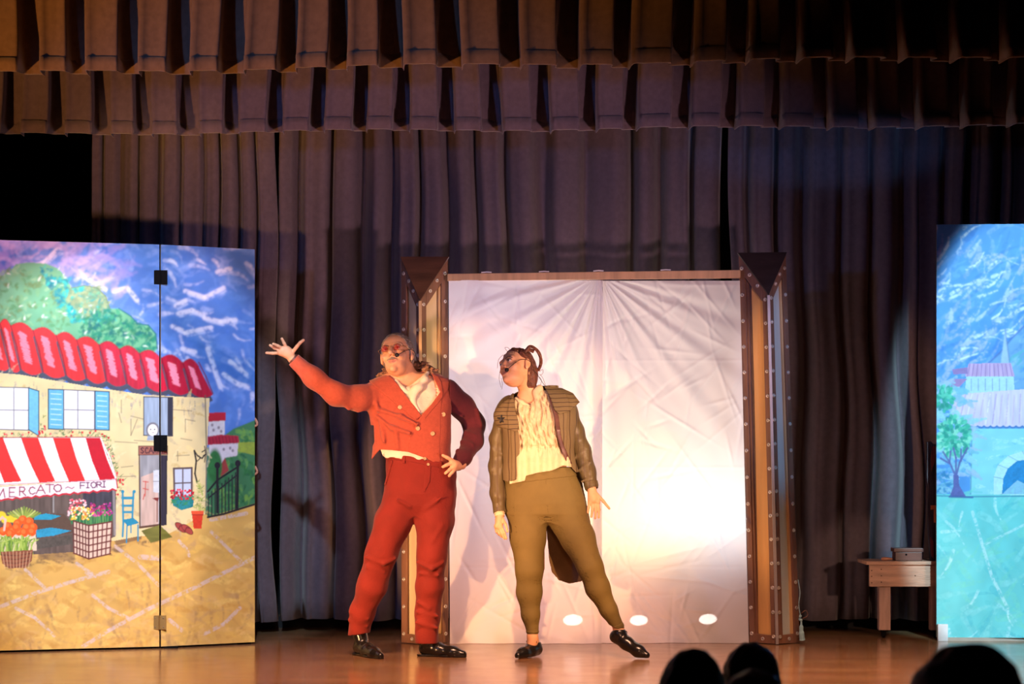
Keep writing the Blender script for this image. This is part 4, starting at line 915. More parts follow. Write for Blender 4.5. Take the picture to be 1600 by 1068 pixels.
for (a, b) in ((1373.5, 1391.5), (1454, 1472)):
    for (y0, y1) in ((yb_+0.042, yb_+0.105), (yb_+0.235, yb_+0.298)):
        lg = bx('leg', a, b, 883, 984, y0, y1, M_benchl, be)
        bm = bmesh.new(); cx = P((a+b)/2-2, 984, y0+0.03).x; zc = P(0, 984, y0+0.03).z; add_box(bm, (cx, y0+0.03, zc-0.004), (0.05, 0.05, 0.006))
        add_box(bm, (cx-0.013, y0+0.03, zc*0.6), (0.003, 0.02, zc*0.7)); add_box(bm, (cx+0.013, y0+0.03, zc*0.6), (0.003, 0.02, zc*0.7))
        r = bmesh.ops.create_cone(bm, cap_ends=True, segments=20, radius1=0.024, radius2=0.024, depth=0.018); bmesh.ops.rotate(bm, verts=r['verts'], matrix=Matrix.Rotation(math.pi/2, 3, 'Y')); bmesh.ops.translate(bm, verts=r['verts'], vec=(cx, y0+0.035, 0.0245))
        bm_obj('castor', bm, M_hinge, lg)
for (x, y) in ((1362, 891), (1362, 900), (1362, 910), (1377, 889), (1377, 899), (1377, 909), (1430, 899)):
    bm = bmesh.new(); q = P(x, y, yb_+0.015); r = bmesh.ops.create_uvsphere(bm, u_segments=6, v_segments=4, radius=0.0035); bmesh.ops.translate(bm, verts=r['verts'], vec=q); bm_obj('nail', bm, M_hinge, be)
M_box = material('dark_red_wood', (0.10, 0.035, 0.028), 0.4, 0.3, 8, stretch=(1, 3, 4))
topz = P(0, 876.5, yb_).z
bt = thing('wooden_box', 'small dark wooden box lying on the pine bench', 'box', (P(1420, 870, yb_+.1).x, yb_+0.12, topz))
bx('box_body', 1399, 1441, 862.3, 875.5, yb_+0.06, yb_+0.17, M_box, bt); bx('lid', 1397, 1443, 856, 862, yb_+0.055, yb_+0.175, M_box, bt)
bm = bmesh.new(); q = P(1416, 866, yb_+0.058); r = bmesh.ops.create_uvsphere(bm, u_segments=10, v_segments=6, radius=0.006); bmesh.ops.translate(bm, verts=r['verts'], vec=q); bm_obj('knob', bm, M_hinge, bt)
M_egg = material('polished_copper_wood', (0.55, 0.22, 0.12), 0.3, 0.2, 20)
bm = bmesh.new(); c0 = P(1386, 873, yb_+0.08); c0.z = topz+0.0105
tube(bm, [c0+Vector((x, 0, z)) for x, z in ((-0.036, 0), (-0.034, 0), (-0.025, 0.001), (-0.01, .001), (0.01, .001), (0.03, 0), (0.034, 0))], [0.003, 0.007, 0.0105, 0.0105, 0.009, 0.0065, 0.002], 14)
tag(bm_obj('wooden_pestle', bm, M_egg, smooth=True), 'small rounded reddish wooden piece beside the dark box', 'wooden piece')
# jagged timber cut-out standing on the bench
M_jag = material('charred_bark', (0.06, 0.045, 0.05), 0.8, 0.5, 12, 0.8, 40, stretch=(3, 3, .5))
M_red = material('red_painted_wood', (0.22, 0.03, 0.028), 0.6, 0.2, 10)
M_orange = material('orange_tape', (0.75, 0.2, 0.06), 0.5, 0.1, 10)
yj = yb_+0.07
jg = thing('timber_cutout', 'jagged dark timber cut-out with red inside, standing behind the blue flat', 'scenery piece', (P(1456, 876, yj).x, yj, topz))
bm = bmesh.new(); prism(bm, [P(*q, yj) for q in ((1449, 690), (1455, 689), (1458, 694), (1470, 694), (1480, 690), (1480, 876.4), (1454, 876.4), (1451, 830), (1450, 790), (1452, 765), (1448, 745), (1449, 715))], Vector((0, 0.04, 0))); bevel(bm, .004, 2)
bm_obj('timber', bm, M_jag, jg)
bm = bmesh.new(); prism(bm, [P(*q, yj-0.002) for q in ((1456, 697), (1462, 697), (1460, 722), (1455, 735), (1454, 720))], Vector((0, -0.008, 0))); bm_obj('red_sliver', bm, M_red, jg)
bm = bmesh.new(); prism(bm, [P(*q, yj-0.002) for q in ((1453, 838), (1458, 845), (1459, 872), (1455, 868))], Vector((0, -0.008, 0))); bm_obj('red_sliver', bm, M_red, jg)
bm = bmesh.new(); prism(bm, [P(*q, yj-0.003) for q in ((1454, 789), (1463, 789), (1463, 816), (1459, 816), (1459, 795), (1454, 796))], Vector((0, -0.01, 0))); bm_obj('orange_bracket', bm, M_orange, jg)
# ------------------------------------------------------------------ people
M_skin = material('warm_skin', (0.70, 0.37, 0.21), 0.5, 0.06, 40, 0.05, 150, spec=0.35)
M_skin.node_tree.nodes['Principled BSDF'].inputs['Subsurface Weight'].default_value = 0.12
M_skin.node_tree.nodes['Principled BSDF'].inputs['Subsurface Radius'].default_value = (0.012, 0.005, 0.003)
M_lip = material('lips', (0.52, 0.21, 0.15), 0.45, 0.05)
M_eyew = material('eye_white', (0.75, 0.72, 0.68), 0.25, 0); M_iris = material('dark_iris', (0.03, 0.02, 0.015), 0.2, 0)
M_brow = material('eyebrow_hair', (0.10, 0.06, 0.04), 0.8, 0.2, 60)
def head_axes(yaw, pitch, roll):
    a, p, r = map(math.radians, (yaw, pitch, roll))
    f = Vector((-math.sin(a)*math.cos(p), -math.cos(a)*math.cos(p), math.sin(p))); s = Vector((math.cos(a), -math.sin(a), 0)); u = f.cross(s)
    s2 = s*math.cos(r)+u*math.sin(r); u2 = u*math.cos(r)-s*math.sin(r)
    return Matrix((s2, f, u2)).transposed()
class Local:
    """evaluate a shape built in head coordinates (side, forward, up)"""
    def __init__(s, f, c, R, k): s.f = f; s.c = np.array(c, dtype=np.float32); s.R = np.array(R, dtype=np.float32); s.k = k
    def __call__(s, X): return s.f((X-s.c)@s.R/s.k)*s.k
def head_shape(fem=False, smile=False):
    j = 0.9
    base = U([Ell((0, -.015, .030), (.075, .095, .087)), Ell((0, .022, -.025), (.062*j, .066, .083)),
              (Ell((0, .030, -.074), (.050*j, .052, .036)), .02), (Ell((0, .074, -.099), (.019*j, .017, .016)), .018),
              (Ell((.042*j, .052, -.022), (.024, .024, .022)), .015), (Ell((-.042*j, .052, -.022), (.024, .024, .022)), .015),
              (Cap((-.040, .070, .024), (.040, .070, .024), .013), .012)], .02)
    sock = U([Ell((.031, .094, .004), (.019, .016, .013)), Ell((-.031, .094, .004), (.019, .016, .013))], .002)
    b = sub(base, sock, .012)
    parts = [b, (Cap((0, .083, .014), (0, .110-.009*fem, -.026), .0085-.0015*fem, .0125-.003*fem), .008), (Ell((.0115, .096, -.032), (.0085, .011, .0075)), .004), (Ell((-.0115, .096, -.032), (.0085, .011, .0075)), .004),
             (Ell((.031, .076, .003), (.0125, .0125, .0115)), .002), (Ell((-.031, .076, .003), (.0125, .0125, .0115)), .002),
             ]+([(Cap((0, .090, -.061), (s*.026, .079, -.055), .0050, .003), .004) for s in (1, -1)]+[(Cap((0, .089, -.071), (s*.020, .081, -.063), .0060, .004), .004) for s in (1, -1)] if smile else [(Cap((-.017, .087, -.060), (.017, .087, -.060), .0052), .004), (Cap((-.014, .087, -.071), (.014, .087, -.071), .0062), .004)])
    if smile: parts += [(Ell((s*.036, .066, -.034), (.017, .018, .015)), .008) for s in (1, -1)]
    for s in (1, -1):
        ear = sub(U([Ell((s*.079, -.006, .004), (.009, .018, .027)), Ell((s*.077, -.001, -.022), (.007, .010, .013))], .008), Ell((s*.087, -.003, .004), (.007, .009, .015)), .004)
        parts.append((ear, .006))
    full = U(parts, .01)
    if smile: return sub(full, U([Cap((0, .097, -.066), (s*.029, .084, -.058), .0026, .0018) for s in (1, -1)], .002), .002)
    return sub(full, Cap((-.020, .096, -.0655), (.020, .096, -.0655), .0022), .002)
def finger(pts, r0, r1):
    q = [P(*p) for p in pts]; n = len(q)-1
    return [Cap(q[i], q[i+1], r0+(r1-r0)*i/n, r0+(r1-r0)*(i+1)/n) for i in range(n)]
def hand(palm, fingers, r=.0092):
    """palm: list of (a, b, r) in pixels; fingers: list of pixel joint chains"""
    ps = [(Cap(P(*a), P(*b), ra, rb), .012) for a, b, ra, rb in palm]
    for i, f in enumerate(fingers):
        for c in finger(f, r*(1.12 if i == 0 else 1), r*0.78): ps.append((c, .004))
    return ps
def chain(pts, ky=1.0, k=.03):
    """pts: (px, py, y, r)"""
    return [(Cap(P(*pts[i][:3]), P(*pts[i+1][:3]), pts[i][3], pts[i+1][3], ky), k) for i in range(len(pts)-1)]
def part(name, f, bb, h, mat, parent, label=None):
    lo, hi = bb; return link(name, mesh_sdf(name, f, lo, hi, h), mat, parent, label=label)
def plane(p, n):
    p = np.array(p, dtype=np.float32); n = np.array(Vector(n).normalized(), dtype=np.float32); return Fn(lambda X: (X-p)@n)
def front(f, px, py, ya=-0.5, yb=0.3):
    """where the view line through a pixel first meets a shape"""
    ys = np.linspace(ya, yb, 500); X = np.array([P(px, py, y) for y in ys], dtype=np.float32); d = f(X); i = int(np.argmax(d < 0))
    return P(px, py, ys[i] if d.min() < 0 else (ya+yb)/2)
def face_slots(me, c, R, k, rules):
    """give faces a material slot by where they lie on the head"""
    n = len(me.polygons); cc = np.zeros(n*3, dtype=np.float32); me.polygons.foreach_get('center', cc); L = (cc.reshape(-1, 3)-np.array(c))@np.array(R)/k
    mi = np.zeros(n, dtype=np.int32)
    for slot, fn in rules: mi[fn(L)] = slot
    me.polygons.foreach_set('material_index', mi)
def hpt(c, R, k, s, f, u): return Vector(c)+R@Vector((s, f, u))*k
face_rules = [(2, lambda L: ((np.abs(np.abs(L[:, 0])-.031) < .0105) & (np.abs(L[:, 2]-.003) < .0058) & (L[:, 1] > .080))),
              (3, lambda L: (((np.abs(L[:, 0])-.031)**2+(L[:, 2]-.003)**2 < .0050**2) & (L[:, 1] > .080))),
              (1, lambda L: ((np.abs(L[:, 0]) < .021) & (np.abs(L[:, 2]+.0655) < .0100-np.abs(L[:, 0])*.25) & (L[:, 1] > .085)))]
M_metal = material('thin_gold_wire', (0.75, 0.55, 0.3), 0.3, 0, metal=1.0)
M_mic = material('black_microphone', (0.008, 0.007, 0.007), 0.6, 0)

# ---------------- man in the rust jacket
HC = P(620, 556, -0.03); HR = head_axes(16, 20, 9); HK = 1.10
neck_b = P(640, 607, 0.04)
man = thing('person', 'person in rust-orange jacket and red trousers with one arm raised, red round glasses', 'person', (P(640, 1020, 0).x, 0, 0))
torso = loft_px([(580, 618, 672, .055, .03), (588, 596, 694, .075, .03), (597, 582, 703, .09, .025), (612, 577, 706, .11, .02), (640, 576, 705, .128, .01), (668, 580, 703, .132, .0), (700, 582, 702, .130, .0), (736, 578, 704, .130, 0.0)], sup=2.3)
pelvis = loft_px([(704, 603, 706, .112, .0), (722, 603, 711, .122, .0), (745, 603, 713, .132, .01), (770, 600, 712, .138, .01), (790, 598, 710, .125, .01), (806, 604, 704, .09, .01)], sup=2.4)
armR = [(592, 616, .00, .074), (560, 622, -.08, .063), (526, 616, -.16, .056), (490, 590, -.20, .049), (459, 561, -.23, .037)]
armL = [(694, 613, .02, .066), (722, 634, .10, .066), (741, 662, .15, .060), (739, 688, .08, .055), (724, 715, -.04, .042), (713, 727, -.10, .036)]
hand_up = hand([((458, 562, -.23), (449, 551, -.24), .022, .024), ((449, 551, -.24), (443, 547, -.25), .026, .024), ((451, 553, -.24), (439, 550, -.25), .021, .020), ((454, 551, -.24), (449, 545, -.25), .020, .017)],
               [[(455, 553, -.24), (464, 541, -.26), (469, 535, -.27), (474, 531, -.27)], [(448, 545, -.25), (444, 536, -.27), (440.5, 529, -.28)], [(443, 545, -.25), (434, 540, -.28), (427, 537, -.30)], [(440, 548, -.25), (429, 543.5, -.26), (422, 539, -.27)], [(438, 551, -.25), (426, 551.5, -.24), (416.5, 551, -.23)]], .0098)
hand_hip = hand([((722, 727, -.08), (710, 726, -.13), .022, .022), ((712, 724, -.12), (706, 721, -.135), .018, .015), ((716, 729, -.10), (708, 731, -.13), .018, .016)],
                [[(715, 720, -.08), (710, 718, -.04), (706, 719, .0)], [(707, 719, -.135), (699, 714.5, -.148), (692, 711, -.150)], [(706, 723, -.14), (698, 726, -.150), (692, 729, -.150)], [(708, 728, -.135), (702, 734, -.145), (696, 739, -.145)], [(712, 731, -.125), (707, 737, -.135), (702, 743, -.138)]], .0108)
legA = [(632, 775, .0, .098), (614, 815, -.03, .098), (596, 865, -.05, .083), (581, 915, -.02, .079), (566, 955, .03, .066), (560, 996, .065, .058)]
legB = [(680, 775, .0, .104), (680, 815, -.02, .100), (674, 868, -.05, .081), (671, 915, -.03, .075), (668, 960, .0, .066), (667, 1010, .0, .062)]
thin = lambda L, m: [(a, b, c, r*m) for a, b, c, r in L]
shoe_path = lambda heel, toe, k, hz=0.0: None
def shoe(heel, toe, width=.046, lift=0.0, hgt=.05, ank=None, ank_r=.045):
    """heel, toe: ground points (x, y)"""
    H = Vector((heel[0], heel[1], 0)); T = Vector((toe[0], toe[1], 0)); d = (T-H); L = d.length; d.normalize(); s = d.cross(Vector((0, 0, 1)))
    up = Vector((0, 0, 1)); z = lambda t: lift*max(0.0, 1-t)**1.3
    q = lambda t, o, h: H+d*(L*t)+s*o+up*(h+z(t))
    body = U([Cap(q(.13, 0, .042), q(.40, 0, .040), .037, .036), Cap(q(.40, 0, .034), q(.72, .004, .026), .036, .034), Cap(q(.70, .004, .024), q(.92, .004, .018), .033, .020), (Cap(q(.22, 0, .07), Vector(ank), .037, ank_r), .02)], .02)
    sole = [Cap(q(.10, 0, .012), q(.10, 0, .013), .030), Cap(q(.1, 0, .010), q(.9, .003, .010), .020)]
    cut = Fn(lambda X: -(X[:, 2]-0.004)+0*X[:, 0]) if lift == 0 else None
    return body, q, d, s
GB = lambda x, y: gpt(x, y)
sA, qA, dA, s_A = shoe((P(556, 1000, .10).x, .11), (P(599, 1000, -.16).x, -.165), ank=P(561, 984, .07), ank_r=.044)
sB, qB, dB, s_B = shoe((P(655, 1000, .02).x, .03), (P(730, 1000, -.06).x, -.055), ank=P(667, 996, .0), ank_r=.044)
flat_floor = Fn(lambda X: 0.003-X[:, 2])
body = U([Local(head_shape(False, True), HC, HR, HK), (Cap(P(626, 568, .0), neck_b, .060, .062), .03), inter(grow(torso, -.02), Fn(lambda X: P(0, 690).z-X[:, 2])), grow(pelvis, -.022)]
         + [(c[0], .03) for c in chain(thin(armR[:-1], .80)+[(458, 562, -.23, .024)])] + [(c[0], .03) for c in chain(thin(armL[:-2], .80)+[(722, 722, -.07, .026)])] + hand_up+hand_hip
         + [(c[0], .012) for c in chain(thin(legA[:-1], .70)+[(560, 990, .07, .026)])+chain(thin(legB[:-1], .70)+[(667, 1002, .0, .026)])] + [grow(sA, -.008), grow(sB, -.008), (Cap(P(605, 597, .03), P(680, 597, .03), .05, .05), .04)], .02)
bo = part('body', body, box_px(406, 772, 512, 1034, -.40, .34), .0036, M_skin, man)
bo.data.materials.append(M_lip); bo.data.materials.append(M_eyew); bo.data.materials.append(M_iris); face_slots(bo.data, HC, HR, HK, face_rules)

M_rust = material('rust_wool_jacket', (0.40, 0.078, 0.042), 0.85, 0.10, 60, 0.25, 260, sheen=0.2, spec=0.2)
M_rust_shade = material('rust_wool_shaded_sleeve', (0.085, 0.012, 0.020), 0.85, 0.10, 60, 0.25, 260, sheen=0.1, spec=0.2)  # jacket wool again, with the arm's shade mixed into its colour
M_trs = material('deep_red_cotton', (0.205, 0.018, 0.011), 0.8, 0.10, 12, 0.2, 120, sheen=0.1, spec=0.25)
M_shirt = material('cream_shirt', (0.76, 0.68, 0.50), 0.8, 0.06, 20, 0.2, 60, spec=0.2)
M_leather = material('black_patent_leather', (0.012, 0.010, 0.009), 0.22, 0.2, 20, 0.05, 60)
M_fur = material('brown_fur', (0.26, 0.13, 0.07), 0.9, 0.5, 60, 0.9, 90)
M_button = material('brass_button', (0.55, 0.40, 0.22), 0.35, 0.1, 40, metal=0.6)
def fold(pts, r, k=.012, dy=0.0): return [(Cap(P(*pts[i]), P(*pts[i+1]), r, r*.6), k) for i in range(len(pts)-1)]
jt = U([torso]+[(c[0], .045) for c in chain(armR[:-1]+[(455, 558, -.235, .036)])], .04)
jf = []
for seg in ([(588, 650, -.10), (612, 668, -.135), (640, 676, -.145)], [(592, 640, -.10), (625, 650, -.14), (650, 662, -.15)], [(596, 660, -.10), (600, 690, -.125)], [(618, 670, -.135), (622, 700, -.13)], [(560, 640, -.10), (575, 630, -.075)], [(545, 638, -.14), (530, 622, -.20)], [(500, 612, -.21), (485, 590, -.24)], [(475, 588, -.23), (470, 575, -.255)], [(584, 606, -.07), (590, 640, -.11)]):
    jf += fold(seg, .008, .022)
jbody = lumpy(U([jt]+jf, .04), .0022, 26, 3)
Vneck = Poly([(606, 560), (612, 588), (622, 602), (640, 626), (656, 648), (661, 648), (672, 634), (688, 612), (678, 592), (671, 575), (668, 560)], y1=0.03)
hem = Poly([(560, 560), (716, 560), (716, 600), (708, 715), (704, 722), (690, 728), (664, 715), (640, 706), (612, 703), (594, 702), (588, 708), (579, 720), (574, 716), (585, 690), (584, 664), (560, 664), (440, 664), (440, 520), (560, 520)])
cuffR = plane(P(459.5, 560.5, -.232), (P(452, 554, -.235)-P(470, 570, -.22)))
jacket = inter(sub(shell(jbody, .010), Vneck, .004), hem, cuffR)
part('jacket', jacket, box_px(440, 716, 560, 740, -.36, .24), .0045, M_rust, man)
# left sleeve, the shade on it put into a darker maroon cloth
slf = []
for seg in ([(731, 662, .10), (742, 668, .09)], [(727, 675, .06), (742, 680, .03)], [(722, 690, .02), (738, 694, -.01)], [(715, 704, -.04), (732, 708, -.05)], [(706, 640, .02), (722, 650, .04)], [(745, 640, .08), (752, 664, .09)]): slf += fold(seg, .010, .016)
slv = lumpy(U(chain([(698, 612, .02, .070)]+armL[1:-1]+[(714, 726, -.095, .037)])+slf, .03), .002, 26, 4)
cuffL = plane(P(714, 725.5, -.095), (P(708, 729, -.11)-P(728, 714, -.02)))
part('sleeve', inter(shell(slv, .009), cuffL, Poly([(702, 560), (800, 560), (800, 760), (690, 760), (690, 716), (704, 712), (703, 640)])), box_px(686, 775, 575, 750, -.22, .30), .0045, M_rust_shade, man, 'left jacket sleeve bent to the hip, coloured dark maroon for its shade')
part('cuff', inter(shell(U(chain([(722, 717, -.05, .034), (712, 728, -.105, .030)]), .02), .006), plane(P(711, 728, -.105), (P(708, 729, -.11)-P(728, 714, -.02)))), box_px(695, 740, 700, 745, -.2, .06), .004, M_box, man)
part('cuff', inter(shell(U(chain([(466, 566, -.225, .034), (455, 558, -.235, .029)]), .02), .005), plane(P(457, 558.5, -.234), (P(452, 554, -.235)-P(470, 570, -.22)))), box_px(440, 480, 545, 585, -.3, -.14), .004, M_box, man)
# lapels, front edge, collar
def lapel(poly, up, th, mat, name='lapel', y1=.03):
    return part(name, inter(Fn(lambda X: np.maximum(jbody(X)-up, -(jbody(X)+.004))), Poly(poly, y1=y1)), box_px(min(p[0] for p in poly)-4, max(p[0] for p in poly)+4, min(p[1] for p in poly)-4, max(p[1] for p in poly)+4, -.30, y1+.02), .0036, mat, man)
lapel([(576, 594), (584, 588), (596, 584), (610, 588), (620, 598), (640, 625), (659, 649), (650, 656), (630, 640), (606, 620), (590, 607)], .009, 0, M_rust)
lapel([(670, 574), (681, 576), (689, 590), (703, 590), (704, 602), (688, 626), (664, 654), (657, 652), (672, 634), (688, 612), (680, 596)], .009, 0, M_rust)
lapel([(658, 648), (704, 600), (706, 722), (690, 728), (664, 715), (636, 705), (641, 680), (650, 664)], .006, 0, M_rust, 'front_overlap')
collar = lumpy(U(chain([(596, 590, .02, .026), (606, 584, .06, .03), (622, 578, .10, .034), (645, 574, .12, .036), (664, 578, .08, .034), (676, 586, .02, .030), (684, 596, -.01, .022)]), .02), .006, 130, 5)
part('fur_collar', collar, box_px(585, 700, 555, 612, -.08, .18), .0036, M_fur, man)
# buttons
def button(px, py, r, f, parent, mat, name='button', lift=.003):
    q = front(f, px, py); bm = bmesh.new(); N = 20; R_ = r
    prof = [(0, .002), (R_*.6, .002), (R_*.72, .004), (R_*.9, .004), (R_, .0015), (R_, -.004)]; rings = []
    for rr, h in prof[1:]: rings.append([bm.verts.new((q.x+rr*math.cos(2*math.pi*k/N), q.y-h-lift, q.z+rr*math.sin(2*math.pi*k/N))) for k in range(N)])
    bm.faces.new(rings[0])
    for i in range(len(rings)-1):
        for k in range(N): bm.faces.new((rings[i][k], rings[i][(k+1) % N], rings[i+1][(k+1) % N], rings[i+1][k])).smooth = True
    return bm_obj(name, bm, mat, parent)
for (a, b) in ((625, 636), (693, 647), (653, 669), (676, 677), (664, 716)): button(a, b, .0125 if b < 700 else .009, grow(jbody, .006), man, M_button)
# shirt and neckerchief
shirt_t = lumpy(U([grow(torso, -.012), (grow(Loft([(P(0, 740, 0).z, P(590, 700).x, P(704, 700).x, .118, .0), (P(0, 700, 0).z, P(590, 700).x, P(702, 700).x, .118, .0)]), .0), .02)]+[(Cap(P(640, 610, -.075), P(656, 640, -.10), .012, .012), .03)], .02), .003, 34, 8)
shp = Poly([(604, 584), (690, 580), (700, 620), (703, 700), (706, 722), (692, 733), (660, 726), (640, 719), (612, 714), (604, 716), (598, 712), (594, 700), (594, 660)])
part('shirt', inter(shell(shirt_t, .008), shp, sub(Fn(lambda X: -1+0*X[:, 0]), Poly([(610, 560), (616, 590), (628, 606), (640, 602), (662, 585), (664, 560)], y1=.03))), box_px(584, 712, 575, 740, -.22, .22), .005, M_shirt, man)
part('shirt_collar', lumpy(U(chain([(618, 594, -.04, .009), (628, 606, -.07, .011), (634, 611, -.085, .012)])+chain([(668, 582, -.02, .011), (664, 592, -.06, .015), (655, 604, -.085, .016), (643, 612, -.09, .012)])+chain([(650, 608, -.09, .014), (645, 625, -.105, .011), (654, 642, -.118, .008)]), .012), .0025, 60, 9), box_px(608, 682, 572, 655, -.16, .03), .0036, M_shirt, man)
# trousers
tf = []
for seg in ([(571, 870, -.11), (600, 880, -.13), (618, 872, -.10)], [(575, 885, -.10), (600, 893, -.10)], [(549, 955, -.0), (575, 966, -.02)], [(547, 968, .02), (574, 978, -.0)], [(652, 878, -.11), (675, 888, -.13), (692, 878, -.10)], [(654, 895, -.10), (684, 898, -.11)], [(652, 955, -.06), (684, 962, -.06)], [(651, 972, -.06), (683, 980, -.06)], [(652, 940, -.07), (670, 950, -.075)], [(655, 800, -.07), (640, 790, -.11), (620, 780, -.13)], [(664, 795, -.10), (690, 776, -.13)], [(690, 820, -.11), (676, 846, -.12)]): tf += fold(seg, .009, .018)
tr = lumpy(U([pelvis, (Cap(P(655, 785, 0), P(657, 795, 0), .07, .05, 1.4), .03)]+[(c[0], .028) for c in chain(legA)+chain(legB)]+tf, .03), .0025, 30, 6)
notch = Poly([(651, 806), (656, 799), (660, 806), (655, 840), (651, 880), (628, 880), (640, 840)])
cutA = Fn(lambda X: np.minimum(P(0, 990, .05).z+0.0-X[:, 2]+(X[:, 0]-P(560, 0).x)*0.15, 1)); cutB = Fn(lambda X: P(0, 1004, .0).z-X[:, 2])
cutT = Fn(lambda X: np.where(X[:, 0] < P(612, 800).x, cutA(X), cutB(X)))
topT = Poly([(590, 707), (640, 712), (690, 722), (720, 722), (760, 1050), (500, 1050)])
part('trousers', inter(shell(tr, .010), cutT, topT), box_px(530, 722, 700, 1016, -.22, .22), .0048, M_trs, man)
band = inter(Fn(lambda X: np.maximum(tr(X)-.0035, -(tr(X)+.006))), Poly([(600, 707), (640, 712), (690, 722), (712, 722), (712, 731), (690, 731), (640, 721), (600, 716)]))
part('waistband', band, box_px(596, 718, 700, 736, -.2, .2), .004, M_trs, man)
for x in (631, 689):
    part('belt_loop', inter(Fn(lambda X: np.maximum(tr(X)-.008, -(tr(X)))), Poly([(x-2, 708+(x-600)*.13), (x+2, 708+(x-600)*.13), (x+2, 720+(x-600)*.13), (x-2, 720+(x-600)*.13)], y1=0)), box_px(x-6, x+6, 704, 740, -.2, 0), .003, M_trs, man)
part('fly', inter(Fn(lambda X: np.maximum(tr(X)-.004, -(tr(X)))), Poly([(664, 720), (674, 722), (672, 752), (664, 768), (661, 766), (663, 740)], y1=0)), box_px(655, 680, 715, 772, -.2, 0), .0033, M_trs, man)
button(669, 725, .008, grow(tr, .003), man, M_button)
part('pocket_edge', inter(Fn(lambda X: np.maximum(tr(X)-.005, -(tr(X)))), Poly([(611, 718), (614, 719), (603, 758), (600, 757)], y1=.05)), box_px(594, 620, 712, 765, -.2, .05), .0033, M_trs, man)
def shoe_parts(f, q, s, parent, lift=0.0, mat=None, tp=None):
    m = mat or M_leather; bb = [q(t, o, h) for t in (-.1, 1.1) for o in (-.07, .07) for h in (-.02, .2)]
    lo = tuple(min(v[i] for v in bb) for i in range(3)); hi = tuple(max(v[i] for v in bb) for i in range(3)); lo = (lo[0], lo[1], -0.01)
    top = tp or max(lo[2]+.13, .11+lift)
    g = inter(f, Fn(lambda X: .006-X[:, 2]), Fn(lambda X: X[:, 2]-top))
    so = link('shoe', mesh_sdf('shoe', g, lo, (hi[0], hi[1], top+.01), .0036), m, parent)
    return so, lo, hi
for (f, q, s) in ((sA, qA, s_A), (sB, qB, s_B)):
    so, lo, hi = shoe_parts(f, q, s, man, tp=.17 if f is sA else .13)
    sole = U([Cap(q(.08, 0, .010), q(.08, 0, .011), .034), Cap(q(.55, .003, .010), q(.92, .003, .010), .037, .020), Cap(q(.1, 0, .012), q(.6, 0, .012), .026, .034)], .01)
    sole = inter(sole, Fn(lambda X: np.abs(X[:, 2]-.0065)-.006))
    link('sole', mesh_sdf('sole', sole, (lo[0], lo[1], -.01), (hi[0], hi[1], .03), .0036), M_leather, so)
    strap = inter(Fn(lambda X: np.maximum(f(X)-.003, -(f(X)+.002))), Fn(lambda X: np.abs((X-np.array(q(.44, 0, 0), dtype=np.float32))@np.array((q(1, 0, 0)-q(0, 0, 0)).normalized(), dtype=np.float32))-.007), Fn(lambda X: .04-X[:, 2]))
    link('strap', mesh_sdf('strap', strap, (lo[0], lo[1], .03), (hi[0], hi[1], .12), .0033), M_leather, so)
# hair, stubble, brows, glasses, microphone, ring
M_ghair = material('thin_grey_hair', (0.21, 0.17, 0.14), 0.7, 0.35, 50, 0.6, 120)
hr = inter(U([Ell((0, -.018, .034), (.081, .099, .092)), (Ell((.072, -.02, -.005), (.012, .03, .035)), .01), (Ell((-.072, -.02, -.005), (.012, .03, .035)), .01)], .01),
           Fn(lambda X: X[:, 1]-.050+np.clip(.082-X[:, 2], 0, 1)*.50-.10*np.clip(np.abs(X[:, 0])-.045, 0, 1)*10*.12), Fn(lambda X: -.095-X[:, 2]))
part('hair', Local(lumpy(hr, .0016, 190, 2), HC, HR, HK), box_px(585, 660, 512, 585, -.2, .16), .0033, M_ghair, man)
for s in (1, -1):
    bm = bmesh.new(); tube(bm, smooth_path([hpt(HC, HR, HK, s*.014, .092, .018), hpt(HC, HR, HK, s*.030, .090, .024), hpt(HC, HR, HK, s*.046, .078, .018)], 5), .0032, 6); bm_obj('eyebrow', bm, M_ghair, man)
st = inter(Fn(lambda X: np.maximum(head_shape_m(X)-.0022, -(head_shape_m(X)+.002))), U([Ell((0, .09, -.052), (.030, .03, .0065)), Ell((0, .085, -.098), (.022, .03, .016))], .004)) if False else None
head_m = head_shape(False, True)
part('moustache', Local(lumpy(U([Cap((s*.024, .082, -.054), (0, .093, -.049), .0035, .0050) for s in (1, -1)], .004), .001, 260, 4), HC, HR, HK), box_px(590, 644, 540, 590, -.3, .1), .0028, M_ghair, man)
M_lens = bpy.data.materials.new('red_tinted_lens'); M_lens.use_nodes = True
_b = M_lens.node_tree.nodes['Principled BSDF']; _b.inputs['Base Color'].default_value = (0.42, 0.008, 0.005, 1); _b.inputs['Roughness'].default_value = 0.12; _b.inputs['Alpha'].default_value = 0.42
gl = bpy.data.objects.new('glasses', None)
bm = bmesh.new()
for s in (1, -1):
    ring = [hpt(HC, HR, HK, s*.032+.018*math.cos(a), .101-.004*abs(math.cos(a)), .002+.018*math.sin(a)) for a in [2*math.pi*k/24 for k in range(24)]]
    tube(bm, ring, .0012, 6, True)
    tube(bm, [hpt(HC, HR, HK, s*.050, .097, .006), hpt(HC, HR, HK, s*.074, .070, .010), hpt(HC, HR, HK, s*.081, .0, .012)], .0012, 6)
tube(bm, smooth_path([hpt(HC, HR, HK, -.011, .102, .006), hpt(HC, HR, HK, 0, .107, .010), hpt(HC, HR, HK, .011, .102, .006)], 5), .0012, 6)
g_ = bm_obj('glasses', bm, M_metal, man)
